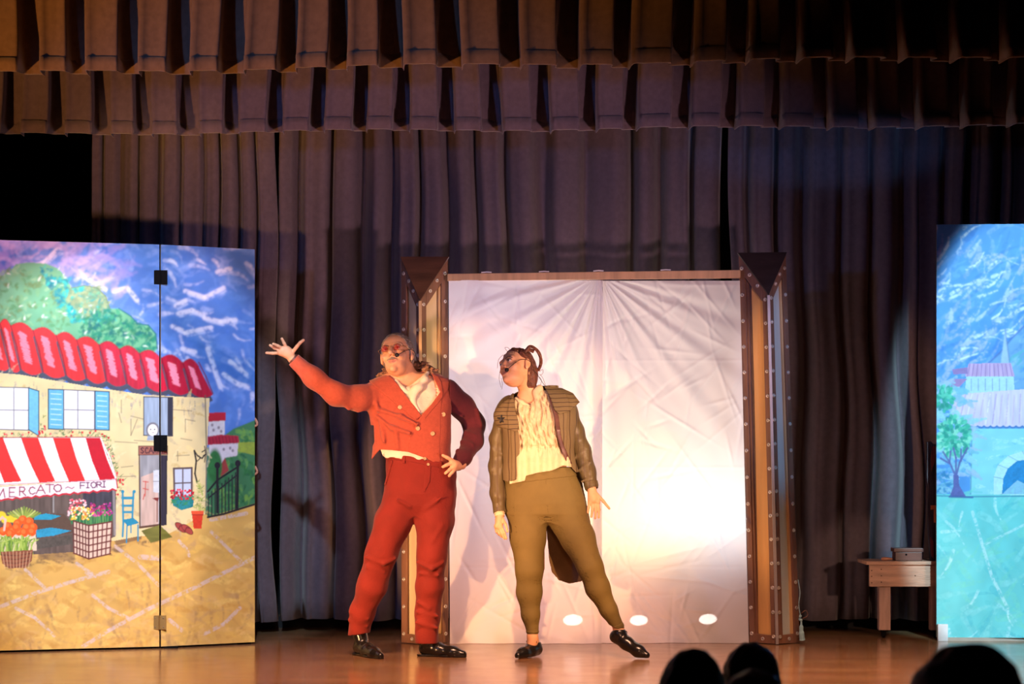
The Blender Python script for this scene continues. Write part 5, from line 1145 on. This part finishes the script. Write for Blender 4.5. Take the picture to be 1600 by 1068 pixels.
for s in (1, -1):
    bm = bmesh.new(); N = 24; c = bm.verts.new(hpt(HC, HR, HK, s*.032, .1035, .002)); r_ = [bm.verts.new(hpt(HC, HR, HK, s*.032+.0176*math.cos(2*math.pi*k/N), .101-.004*abs(math.cos(2*math.pi*k/N)), .002+.0176*math.sin(2*math.pi*k/N))) for k in range(N)]
    for k in range(N): bm.faces.new((c, r_[k], r_[(k+1) % N])).smooth = True
    bm_obj('lens', bm, M_lens, g_, label='round red-tinted lens').modifiers.new('glass', 'SOLIDIFY').thickness = .0012
def headset(C, R, k, parent, tip, side, tail):
    bm = bmesh.new(); tube(bm, smooth_path([hpt(C, R, k, side*.088, -.02, .012), hpt(C, R, k, side*.084, .010, .016), hpt(C, R, k, side*.070, .055, -.004), tip], 6), .0017, 6); m = bm_obj('microphone_boom', bm, M_mic, parent)
    bm = bmesh.new(); tube(bm, smooth_path([hpt(C, R, k, side*.088, -.02, .012), hpt(C, R, k, side*.092, -.035, -.02)]+tail, 6), .0014, 6); bm_obj('cable', bm, M_mic, m)
    bm = bmesh.new(); r = bmesh.ops.create_uvsphere(bm, u_segments=16, v_segments=10, radius=.0115); bmesh.ops.translate(bm, verts=r['verts'], vec=tip)
    for f in bm.faces: f.smooth = True
    bm_obj('microphone_foam', bm, M_mic, m)
headset(HC, HR, HK, man, hpt(HC, HR, HK, .034, .108, -.046), 1, [P(652, 570, .05), P(655, 580, .06)])
q = P(699, 733, -.148); bm = bmesh.new(); d_ = (P(696, 739, -.145)-P(702, 734, -.145)).normalized(); a_ = d_.cross(Vector((0, 1, 0))).normalized(); b_ = d_.cross(a_)
tube(bm, [P(700, 735.5, -.145)+(a_*math.cos(t)+b_*math.sin(t))*.0098 for t in [2*math.pi*k/16 for k in range(16)]], .0018, 6, True); bm_obj('ring', bm, M_screw, man)

# ---------------- woman in the olive tailcoat
WC = P(807, 576, -.08); WR = head_axes(50, 20, 22); WK = 1.03
wo = thing('person', 'person in olive tailcoat, cream blouse and leggings leaning her head left, one foot pointed', 'person', (P(858, 1020, 0).x, -.06, 0))
wt = loft_px([(606, 822, 868, .05, .0), (614, 806, 884, .07, -.01), (626, 792, 893, .085, -.02), (645, 786, 896, .105, -.03), (672, 787, 896, .125, -.04), (700, 790, 893, .115, -.03), (722, 790, 895, .112, -.02), (745, 789, 903, .118, -.02), (765, 789, 908, .12, -.02)], sup=2.3)
wp = loft_px([(730, 793, 895, .105, -.02), (742, 791, 900, .112, -.02), (760, 788, 908, .125, -.01), (785, 787, 916, .135, .0), (802, 789, 917, .125, .0), (815, 800, 910, .09, .0)], sup=2.3)
wA = [(793, 640, -.01, .062), (780, 685, .0, .048), (777, 728, .0, .044), (778, 770, -.04, .040), (781, 800, -.06, .034)]
wB = [(882, 636, -.0, .064), (896, 672, .02, .052), (908, 703, .03, .050), (918, 738, .0, .042), (925, 764, -.03, .036)]
lA = [(824, 795, -.01, .114), (825, 840, -.04, .096), (827, 890, -.07, .073), (827, 925, -.05, .068), (829, 960, -.05, .048), (832, 984, -.05, .034)]
lB = [(882, 800, -.01, .112), (903, 840, -.04, .092), (922, 885, -.08, .069), (934, 918, -.07, .065), (951, 952, -.06, .046), (966, 980, -.05, .033)]
wh1 = hand([((781, 802, -.06), (780, 818, -.08), .019, .020), ((782, 810, -.06), (777, 822, -.08), .016, .016), ((778, 812, -.06), (782, 824, -.085), .016, .014)],
           [[(785, 810, -.07), (790, 819, -.10), (793, 830, -.11)], [(783, 822, -.085), (788, 832, -.10), (791, 841, -.10)], [(780, 824, -.085), (784, 833, -.095), (788, 841, -.09)], [(777, 824, -.08), (780, 833, -.085), (784, 838, -.08)], [(774, 821, -.075), (776, 830, -.075), (780, 835, -.07)]], .0088)
wh2 = hand([((925, 766, -.035), (927, 780, -.05), .020, .023), ((923, 772, -.04), (922, 785, -.05), .016, .014), ((930, 772, -.04), (934, 784, -.05), .016, .014)],
           [[(933, 772, -.045), (943, 783, -.06), (952, 794, -.07)], [(934, 785, -.05), (936, 796, -.06), (935.5, 808, -.06)], [(930, 787, -.052), (931, 798, -.065), (930, 809, -.065)], [(925.5, 787, -.052), (925.5, 797, -.06), (924, 807, -.06)], [(921, 784, -.05), (919.5, 793, -.055), (918.5, 800, -.055)]], .0088)
sC, qC, dC, s_C = shoe((P(842, 1000, .0).x, .02), (P(808, 1000, -.13).x, -.155), ank=P(832, 994, -.05), ank_r=.032)
h2 = P(955, 1000, -.03); sD, qD, dD, s_D = shoe((h2.x, -.03), (P(1015, 1000, -.14).x, -.15), ank=P(966, 992, -.05), ank_r=.030, lift=.085)
wbody = U([Local(head_shape(True), WC, WR, WK), (Cap(P(816, 588, -.04), P(832, 622, -.01), .049, .052), .03), (Cap(P(820, 626, -.02), P(868, 622, -.02), .05, .05), .03), grow(wt, -.034), grow(wp, -.020)]
          + chain(thin(wA[:-1], .85)+[(781, 802, -.06, .022)])+chain(thin(wB[:-1], .85)+[(925, 765, -.035, .024)])+wh1+wh2
          + [(c[0], .010) for c in chain(thin(lA, .80)+[(832, 1002, -.05, .027)])+chain(thin(lB, .80)+[(967, 996, -.05, .026)])]+[grow(sC, -.006), grow(sD, -.006)], .02)
bo = part('body', wbody, box_px(762, 1024, 530, 1034, -.32, .24), .0036, M_skin, wo)
bo.data.materials.append(M_lip); bo.data.materials.append(M_eyew); bo.data.materials.append(M_iris); face_slots(bo.data, WC, WR, WK, face_rules)
M_legg = material('olive_leggings', (0.150, 0.108, 0.034), 0.75, 0.05, 20, 0.05, 300, spec=0.25)
M_blouse = material('cream_cotton_blouse', (0.66, 0.53, 0.34), 0.8, 0.06, 20, 0.25, 90, spec=0.2)
def striped(name, col, line, scale, axis, rough=0.7, dist=2.0):
    m = material(name, col, rough, 0, 8, 0.2, 60, spec=0.3); nt = m.node_tree; b = nt.nodes['Principled BSDF']; mp = [n for n in nt.nodes if n.type == 'MAPPING'][0]
    wv = nt.nodes.new('ShaderNodeTexWave'); wv.bands_direction = axis; wv.inputs['Scale'].default_value = scale; wv.inputs['Distortion'].default_value = dist; wv.inputs['Detail'].default_value = 1
    rp = nt.nodes.new('ShaderNodeValToRGB'); rp.color_ramp.elements[0].position = 0.90; rp.color_ramp.elements[1].position = 0.97; rp.color_ramp.elements[0].color = tuple(col)+(1,); rp.color_ramp.elements[1].color = tuple(line)+(1,)
    nt.links.new(mp.outputs[0], wv.inputs['Vector']); nt.links.new(wv.outputs['Fac'], rp.inputs[0]); nt.links.new(rp.outputs[0], b.inputs['Base Color']); return m
M_coat = striped('olive_pinstripe', (0.17, 0.125, 0.062), (0.08, 0.05, 0.025), 8.5, 'X')
M_cape = striped('olive_pinstripe_collar', (0.17, 0.125, 0.062), (0.05, 0.03, 0.02), 13, 'Z')
M_sleeve = striped('olive_shiny_sleeve', (0.115, 0.088, 0.040), (0.09, 0.06, 0.03), 10, 'X', 0.42)
lg = U([wp, (Cap(P(855, 785, 0), P(857, 796, 0), .06, .045, 1.4), .03)]+[(c[0], .024) for c in chain(lA)+chain(lB)], .03)
lcut = Fn(lambda X: np.where(X[:, 0] < P(870, 0).x, P(0, 992, -.05).z-X[:, 2], (P(0, 983, -.05).z-X[:, 2])+(X[:, 0]-P(966, 0).x)*-.5))
part('leggings', inter(shell(lg, .007), lcut, Poly([(760, 740), (820, 736), (905, 722), (1100, 722), (1100, 1100), (760, 1100)])), box_px(778, 990, 724, 1000, -.22, .20), .0048, M_legg, wo)
part('waistband', inter(Fn(lambda X: np.maximum(lg(X)-.003, -(lg(X)+.004))), Poly([(786, 740), (820, 736), (905, 722), (910, 742), (860, 748), (820, 753), (786, 755)])), box_px(782, 914, 722, 760, -.2, .2), .004, M_legg, wo)
for st, nm in (([(852, 750), (854, 750), (857.5, 800), (855, 800)], 'seam'),):
    part(nm, inter(Fn(lambda X: np.maximum(lg(X)-.002, -(lg(X)))), Poly(st, y1=0)), box_px(846, 864, 746, 806, -.2, 0), .003, M_legg, wo)
for (c, nx, ny) in (((832, 988, -.05), 0, -1), ((966, 978, -.05), .3, -1)):
    part('ankle_hem', inter(Fn(lambda X: np.maximum(lg(X)-.0025, -(lg(X)+.003))), Fn(lambda X, c=c: np.abs((X-np.array(P(*c), dtype=np.float32))@np.array(((-.5 if c[0] > 900 else 0)*.8, 0, 1), dtype=np.float32))-.012), lcut), box_px(c[0]-22, c[0]+24, c[1]-18, c[1]+16, -.15, .05), .0036, M_legg, wo)
# blouse: pleats run down, frill below the waist seam
def pleats(X):
    px = X[:, 0]*285; z = X[:, 2]; zt = P(0, 697).z; low = np.clip((zt-z)/.06, 0, 1)
    a = (.0036*np.sin(px*.72+2.6*np.sin(z*19+px*.03)+1.3*np.sin(z*47+px*.11))+.0026*np.sin(px*1.15+3*np.sin(z*29+px*.07)+z*30)+.0020*np.sin(z*150+px*.4))*1.5*(1-low)+.008*np.sin(px*.33+1.0)*low
    return wt(X)+.010+a-low*.022+.006*np.exp(-((z-zt)/.006)**2)
bl = Poly([(801, 618), (812, 628), (826, 634), (838, 620), (846, 606), (862, 606), (872, 650), (878, 690), (890, 718), (899, 726), (896, 730), (880, 727), (862, 735), (842, 738), (822, 743), (820, 751), (806, 754), (796, 756), (796, 749), (808, 744), (806, 690), (802, 640)], y1=.0)
part('blouse', inter(shell(Fn(pleats), .010), bl), box_px(790, 904, 600, 760, -.24, .02), .0038, M_blouse, wo)
part('blouse_collar', lumpy(U(chain([(836, 634, -.085, .008), (838, 620, -.075, .011), (836, 612, -.07, .009), (843, 607, -.055, .012), (848, 612, -.04, .010)])+chain([(806, 622, -.07, .006), (814, 628, -.085, .007), (826, 634, -.09, .006)]), .008), .002, 90, 4), box_px(798, 858, 598, 642, -.14, .0), .0034, M_blouse, wo)
# coat
cb = lumpy(U([grow(wt, .013)], .03), .002, 30, 9)
openp = Poly([(800, 560), (803, 620), (808, 650), (812, 690), (811, 743), (818, 800), (900, 800), (888, 724), (876, 698), (872, 680), (868, 652), (854, 606), (852, 560)], y1=.02)
hemW = Poly([(760, 600), (910, 600), (911, 735), (900, 738), (886, 722), (860, 745), (811, 743), (812, 747), (794, 753), (786, 750), (784, 700)])
part('tailcoat', inter(sub(shell(cb, .008), openp, .003), hemW), box_px(776, 914, 600, 760, -.22, .18), .0045, M_coat, wo)
def wave_slab(yc, amp, fr, th): return Fn(lambda X: np.abs(X[:, 1]-(yc+amp*np.sin(X[:, 0]*fr+X[:, 2]*3)+(1.1-X[:, 2])*.04))-th)
M_tail = material('dark_olive_lining', (0.17, 0.10, 0.045), 0.8, 0.15, 12, 0.2, 80)
part('coat_tail', inter(wave_slab(.125, .012, 22, .004), Poly([(838, 730), (905, 730), (928, 840), (924, 895), (908, 908), (890, 911.5), (873, 906), (862, 893), (858, 875), (854, 830), (850, 790)])), box_px(830, 940, 725, 920, .05, .26), .0045, M_tail, wo, 'dark rounded coat tail hanging between the legs')
part('coat_tail', inter(wave_slab(.130, .012, 20, .004), Poly([(796, 730), (846, 730), (850, 800), (851, 870), (851, 888), (847, 906), (840, 914), (820, 905), (806, 860), (796, 800)])), box_px(790, 860, 725, 920, .05, .26), .0045, M_tail, wo)
part('coat_lining_edge', inter(Fn(lambda X: np.maximum(cb(X)-.002, -(cb(X)+.010))), Poly([(854, 606), (858, 606), (873, 650), (877, 682), (883, 700), (894, 724), (886, 724), (875, 698), (870, 680), (866, 652)], y1=.02)), box_px(846, 900, 602, 730, -.22, .04), .0038, M_box, wo)
slA = lumpy(U([(Cap(P(800, 632, -.01), P(793, 645, -.01), .055, .055), .04)]+chain(wA)+fold([(770, 700, -.03), (790, 712, -.04)], .008, .015)+fold([(768, 735, -.03), (788, 728, -.04)], .008, .015)+fold([(770, 765, -.06), (786, 775, -.06)], .007, .015), .03), .0025, 34, 5)
slB = lumpy(U([(Cap(P(872, 628, -.01), P(884, 645, -.01), .055, .055), .04)]+chain(wB)+fold([(898, 715, -.02), (916, 700, -.01)], .008, .015)+fold([(904, 735, -.03), (922, 722, -.03)], .008, .015)+fold([(909, 752, -.05), (926, 745, -.04)], .007, .015), .03), .0025, 34, 6)
part('sleeve', inter(shell(slA, .008), plane(P(781, 801, -.06), (0.1, -.4, -1)), sub(Fn(lambda X: -1+0*X[:, 0]), Poly([(800, 560), (796, 650), (801, 700), (812, 800), (900, 800), (900, 560)]))), box_px(760, 812, 612, 815, -.16, .12), .0042, M_sleeve, wo)
part('sleeve', inter(shell(slB, .008), plane(P(925, 764, -.03), (.3, -.4, -1)), sub(Fn(lambda X: -1+0*X[:, 0]), Poly([(880, 560), (882, 660), (884, 720), (884, 800), (800, 800), (800, 560)]))), box_px(868, 944, 612, 780, -.16, .14), .0042, M_sleeve, wo)
part('blouse_cuff', inter(shell(U(chain([(780, 798, -.055, .030), (781, 808, -.06, .027)]), .01), .005), plane(P(781, 807, -.06), (0.1, -.4, -1))), box_px(768, 796, 786, 815, -.14, .02), .0036, M_blouse, wo)
part('sleeve_band', inter(Fn(lambda X: np.maximum(slB(X)-.003, -(slB(X)+.004))), Fn(lambda X: np.abs((X-np.array(P(923, 757, -.03), dtype=np.float32))@np.array(Vector((.3, -.4, -1)).normalized(), dtype=np.float32))-.016)), box_px(905, 942, 738, 775, -.12, .06), .0038, M_sleeve, wo)
capeL = U([grow(wt, .022), (Cap(P(812, 628, -.03), P(790, 650, -.03), .058, .066), .03)], .02); capeR = U([grow(wt, .022), (Cap(P(862, 620, -.02), P(888, 634, -.01), .060, .070), .03), (Cap(P(890, 628, -.03), P(904, 628, -.02), .03, .010), .02)], .02)
part('cape_collar', inter(shell(capeL, .007), Poly([(802, 618), (786, 628), (769, 646), (767, 666), (790, 669), (808, 675), (811, 660), (805, 640)], y1=.06)), box_px(764, 816, 606, 682, -.22, .08), .0038, M_cape, wo)
part('cape_collar', inter(shell(capeR, .007), Poly([(850, 603), (880, 606), (894, 612), (906, 628), (890, 642), (874, 647), (866, 640), (860, 622)], y1=.10)), box_px(844, 912, 596, 654, -.22, .12), .0038, M_cape, wo)
bm = bmesh.new(); q0 = front(grow(capeL, .0), 783, 654)
for a in (0.3, 2.9, 1.5, 4.4, 5.3): tube(bm, [q0+Vector((0, -.008, 0)), q0+Vector((.022*math.cos(a), -.010, .022*math.sin(a)))], [.007, .004], 6)
bm_obj('brooch', bm, M_mic, wo)
# jazz shoes with laces
for (f, q, s, lf) in ((sC, qC, s_C, 0.0), (sD, qD, s_D, .085)):
    low = inter(f, Fn(lambda X, q=q, lf=lf: X[:, 2]-(.082+lf*.85)))
    so, lo, hi = shoe_parts(low, q, s, wo, lf)
    for kx in range(3):
        t = .36+kx*.09; bm = bmesh.new(); h = .076-kx*.007; tube(bm, smooth_path([q(t, -.016, h-.006), q(t+.01, 0, h+.002), q(t+.02, .016, h-.006)], 4), .0022, 6); bm_obj('lace', bm, M_mic, so)
    for sg in (1, -1):
        bm = bmesh.new(); c = q(.34, 0, .084); tube(bm, smooth_path([c, c+s*sg*.020+Vector((0, -.01, .012)), c+s*sg*.034+Vector((0, -.014, .0)), c+s*sg*.012+Vector((0, -.012, -.004))], 5), .0018, 6); bm_obj('lace_bow', bm, M_mic, so)
# hair
M_whair = material('auburn_hair', (0.115, 0.036, 0.020), 0.5, 0.45, 50, 0.7, 110)
wh = inter(U([Ell((0, -.018, .034), (.080, .098, .089)), (Ell((0, -.092, -.015), (.052, .042, .072)), .03), (Ell((.070, .015, .030), (.018, .04, .035)), .01), (Ell((-.070, .015, .030), (.018, .04, .035)), .01)], .02),
           Fn(lambda X: X[:, 1]-.060+np.clip(.075-X[:, 2], 0, 1)*.85), Fn(lambda X: -.11-X[:, 2]))
wh = sub(wh, Fn(lambda X: np.maximum(np.abs(X[:, 1]+.004)-.022, np.maximum(np.abs(X[:, 2]+.002)-.030, .06-np.abs(X[:, 0])))), .006)
part('hair', Local(lumpy(wh, .0028, 150, 7), WC, WR, WK), box_px(766, 862, 530, 630, -.24, .16), .0034, M_whair, wo)
def strand(pts, r, name='hair_strand'): bm = bmesh.new(); tube(bm, smooth_path([P(*p) for p in pts], 7), r, 6); return bm_obj(name, bm, M_whair, wo, smooth=False)
strand([(820, 550, -.10), (828, 541, -.10), (838, 546, -.10), (844, 556, -.09), (845, 568, -.07), (841, 578, -.04)], .0095, 'braid_loop')
strand([(819, 549, -.08), (826, 546, -.085), (834, 549, -.08)], .011, 'braid_loop')
for p in ([(792, 548, -.12), (789, 543, -.13), (794, 543, -.13), (799, 549, -.12)], [(786, 554, -.14), (779, 562, -.15), (777, 575, -.15)], [(781, 580, -.15), (780, 592, -.15), (783, 605, -.15)], [(783, 590, -.15), (785, 600, -.15), (784, 608, -.15)], [(800, 546, -.1), (805, 544, -.1), (803, 552, -.13)],
          [(843, 580, -.02), (848, 577, -.02), (848, 583, -.02), (844, 586, -.02)], [(843, 584, -.02), (848, 590, -.02), (851, 598, -.02), (853, 604, -.02)], [(842, 588, -.02), (846, 594, -.02), (844, 602, -.02)]): strand(p, .0011)
for s in (1,):
    bm = bmesh.new(); tube(bm, smooth_path([hpt(WC, WR, WK, s*.014, .092, .018), hpt(WC, WR, WK, s*.030, .090, .024), hpt(WC, WR, WK, s*.048, .076, .016)], 5), .0026, 6); bm_obj('eyebrow', bm, M_brow, wo)
    bm = bmesh.new(); tube(bm, smooth_path([hpt(WC, WR, WK, s*.019, .089, .006), hpt(WC, WR, WK, s*.031, .090, .0105), hpt(WC, WR, WK, s*.045, .080, .006)], 5), .0022, 6); bm_obj('eyelash', bm, M_mic, wo)
headset(WC, WR, WK, wo, hpt(WC, WR, WK, .030, .100, -.062), 1, [P(843, 590, -.03), P(851, 602, -.02)])

# ---------------- heads of the audience
M_cloth = material('dark_clothing', (0.012, 0.010, 0.014), 0.9, 0.3, 10)
M_h1 = material('black_hair', (0.010, 0.007, 0.007), 0.6, 0.4, 40, 0.5, 90); M_h2 = material('dark_brown_hair', (0.030, 0.014, 0.010), 0.55, 0.4, 40, 0.5, 90); M_h3 = material('brown_hair', (0.25, 0.12, 0.08), 0.5, 0.4, 40, 0.5, 90)
FZ = -0.9
def watcher(px, top, d, wpx, mat, label, wide=1.0):
    y = d-CAMD; ctr = Vector(((px-800)*d/F, y, 0)); zt = CAM_Z+(HOR-top)*d/F; r = wpx*d/F/2; k = r/.089; h = zt-.125*k
    t = thing('person', label, 'person', (ctr.x, y, FZ), 'audience members in the foreground')
    C = Vector((ctr.x, y, h)); R = Matrix.Rotation(math.pi, 3, 'Z')@head_axes(0, 0, 0); X0 = ctr.x
    v = lambda a, b, c: Vector((X0+a, y+b, c))
    zs = h-.30; seat = FZ+.46; tl = (zs-seat)
    bd = U([Local(head_shape(), C, R, k), (Cap(v(0, -.01, h-.07), v(0, -.02, zs+.06), .055, .06), .03), (Cap(v(-.15, -.03, zs), v(.15, -.03, zs), .07, .07), .05), (Cap(v(0, -.03, zs-.04), v(0, -.06, seat+.12), .14, .13, .8), .06)]
           + [c for s in (-1, 1) for c in ((Cap(v(s*.17, -.03, zs), v(s*.21, .0, zs-.27), .050, .042), .03), (Cap(v(s*.21, .0, zs-.27), v(s*.12, .20, seat+.13), .040, .030), .02), (Cap(v(s*.12, .20, seat+.13), v(s*.10, .30, seat+.11), .034, .018), .01),
                                           (Cap(v(s*.09, -.04, seat+.08), v(s*.12, .40, seat+.07), .085, .065), .04), (Cap(v(s*.12, .40, seat+.07), v(s*.12, .40, FZ+.08), .060, .042), .02), (Cap(v(s*.12, .38, FZ+.045), v(s*.12, .54, FZ+.035), .042, .033), .02))], .03)
    b = link('body', mesh_sdf('body', bd, (X0-.34, y-.24, FZ-.01), (X0+.34, y+.64, zt+.02), .009), [M_skin, M_cloth], t)
    n = len(b.data.polygons); cc = np.zeros(n*3, dtype=np.float32); b.data.polygons.foreach_get('center', cc); cc = cc.reshape(-1, 3); b.data.polygons.foreach_set('material_index', (cc[:, 2] < zs+.09).astype(np.int32))
    hr = inter(U([Ell((0, -.015, .032), (.086*wide, .108, .100)), (Ell((0, -.06, -.03), (.078*wide, .06, .09)), .03), (Ell((0, -.01, -.03), (.086*wide, .05, .07)), .03)], .02), Fn(lambda X: X[:, 1]-.062+np.clip(.07-X[:, 2], 0, 1)*.7))
    link('hair', mesh_sdf('hair', Local(lumpy(hr, .003, 90, int(px)), C, R, k), (X0-.16*k, y-.17*k, h-.16*k), (X0+.16*k, y+.17*k, zt+.05), .006), mat, t)
    return t, seat, y, X0
AUD = [(1081, 1017, 6.0, 106, M_h1, 'round dark head in the bottom foreground, left of the three clustered viewers', 1.0),
       (1174, 1007, 6.9, 92, M_h2, 'dark brown-haired viewer behind, between the round dark head and the right pillar', 1.0),
       (1178, 1049, 5.1, 118, M_h3, 'lowest brown-haired viewer, only the lit crown of the head in frame', 1.0),
       (1509, 1010, 5.0, 172, M_h1, 'large dark curly-haired head in front of the blue painted flat', 1.12)]
for a in AUD: watcher(*a)
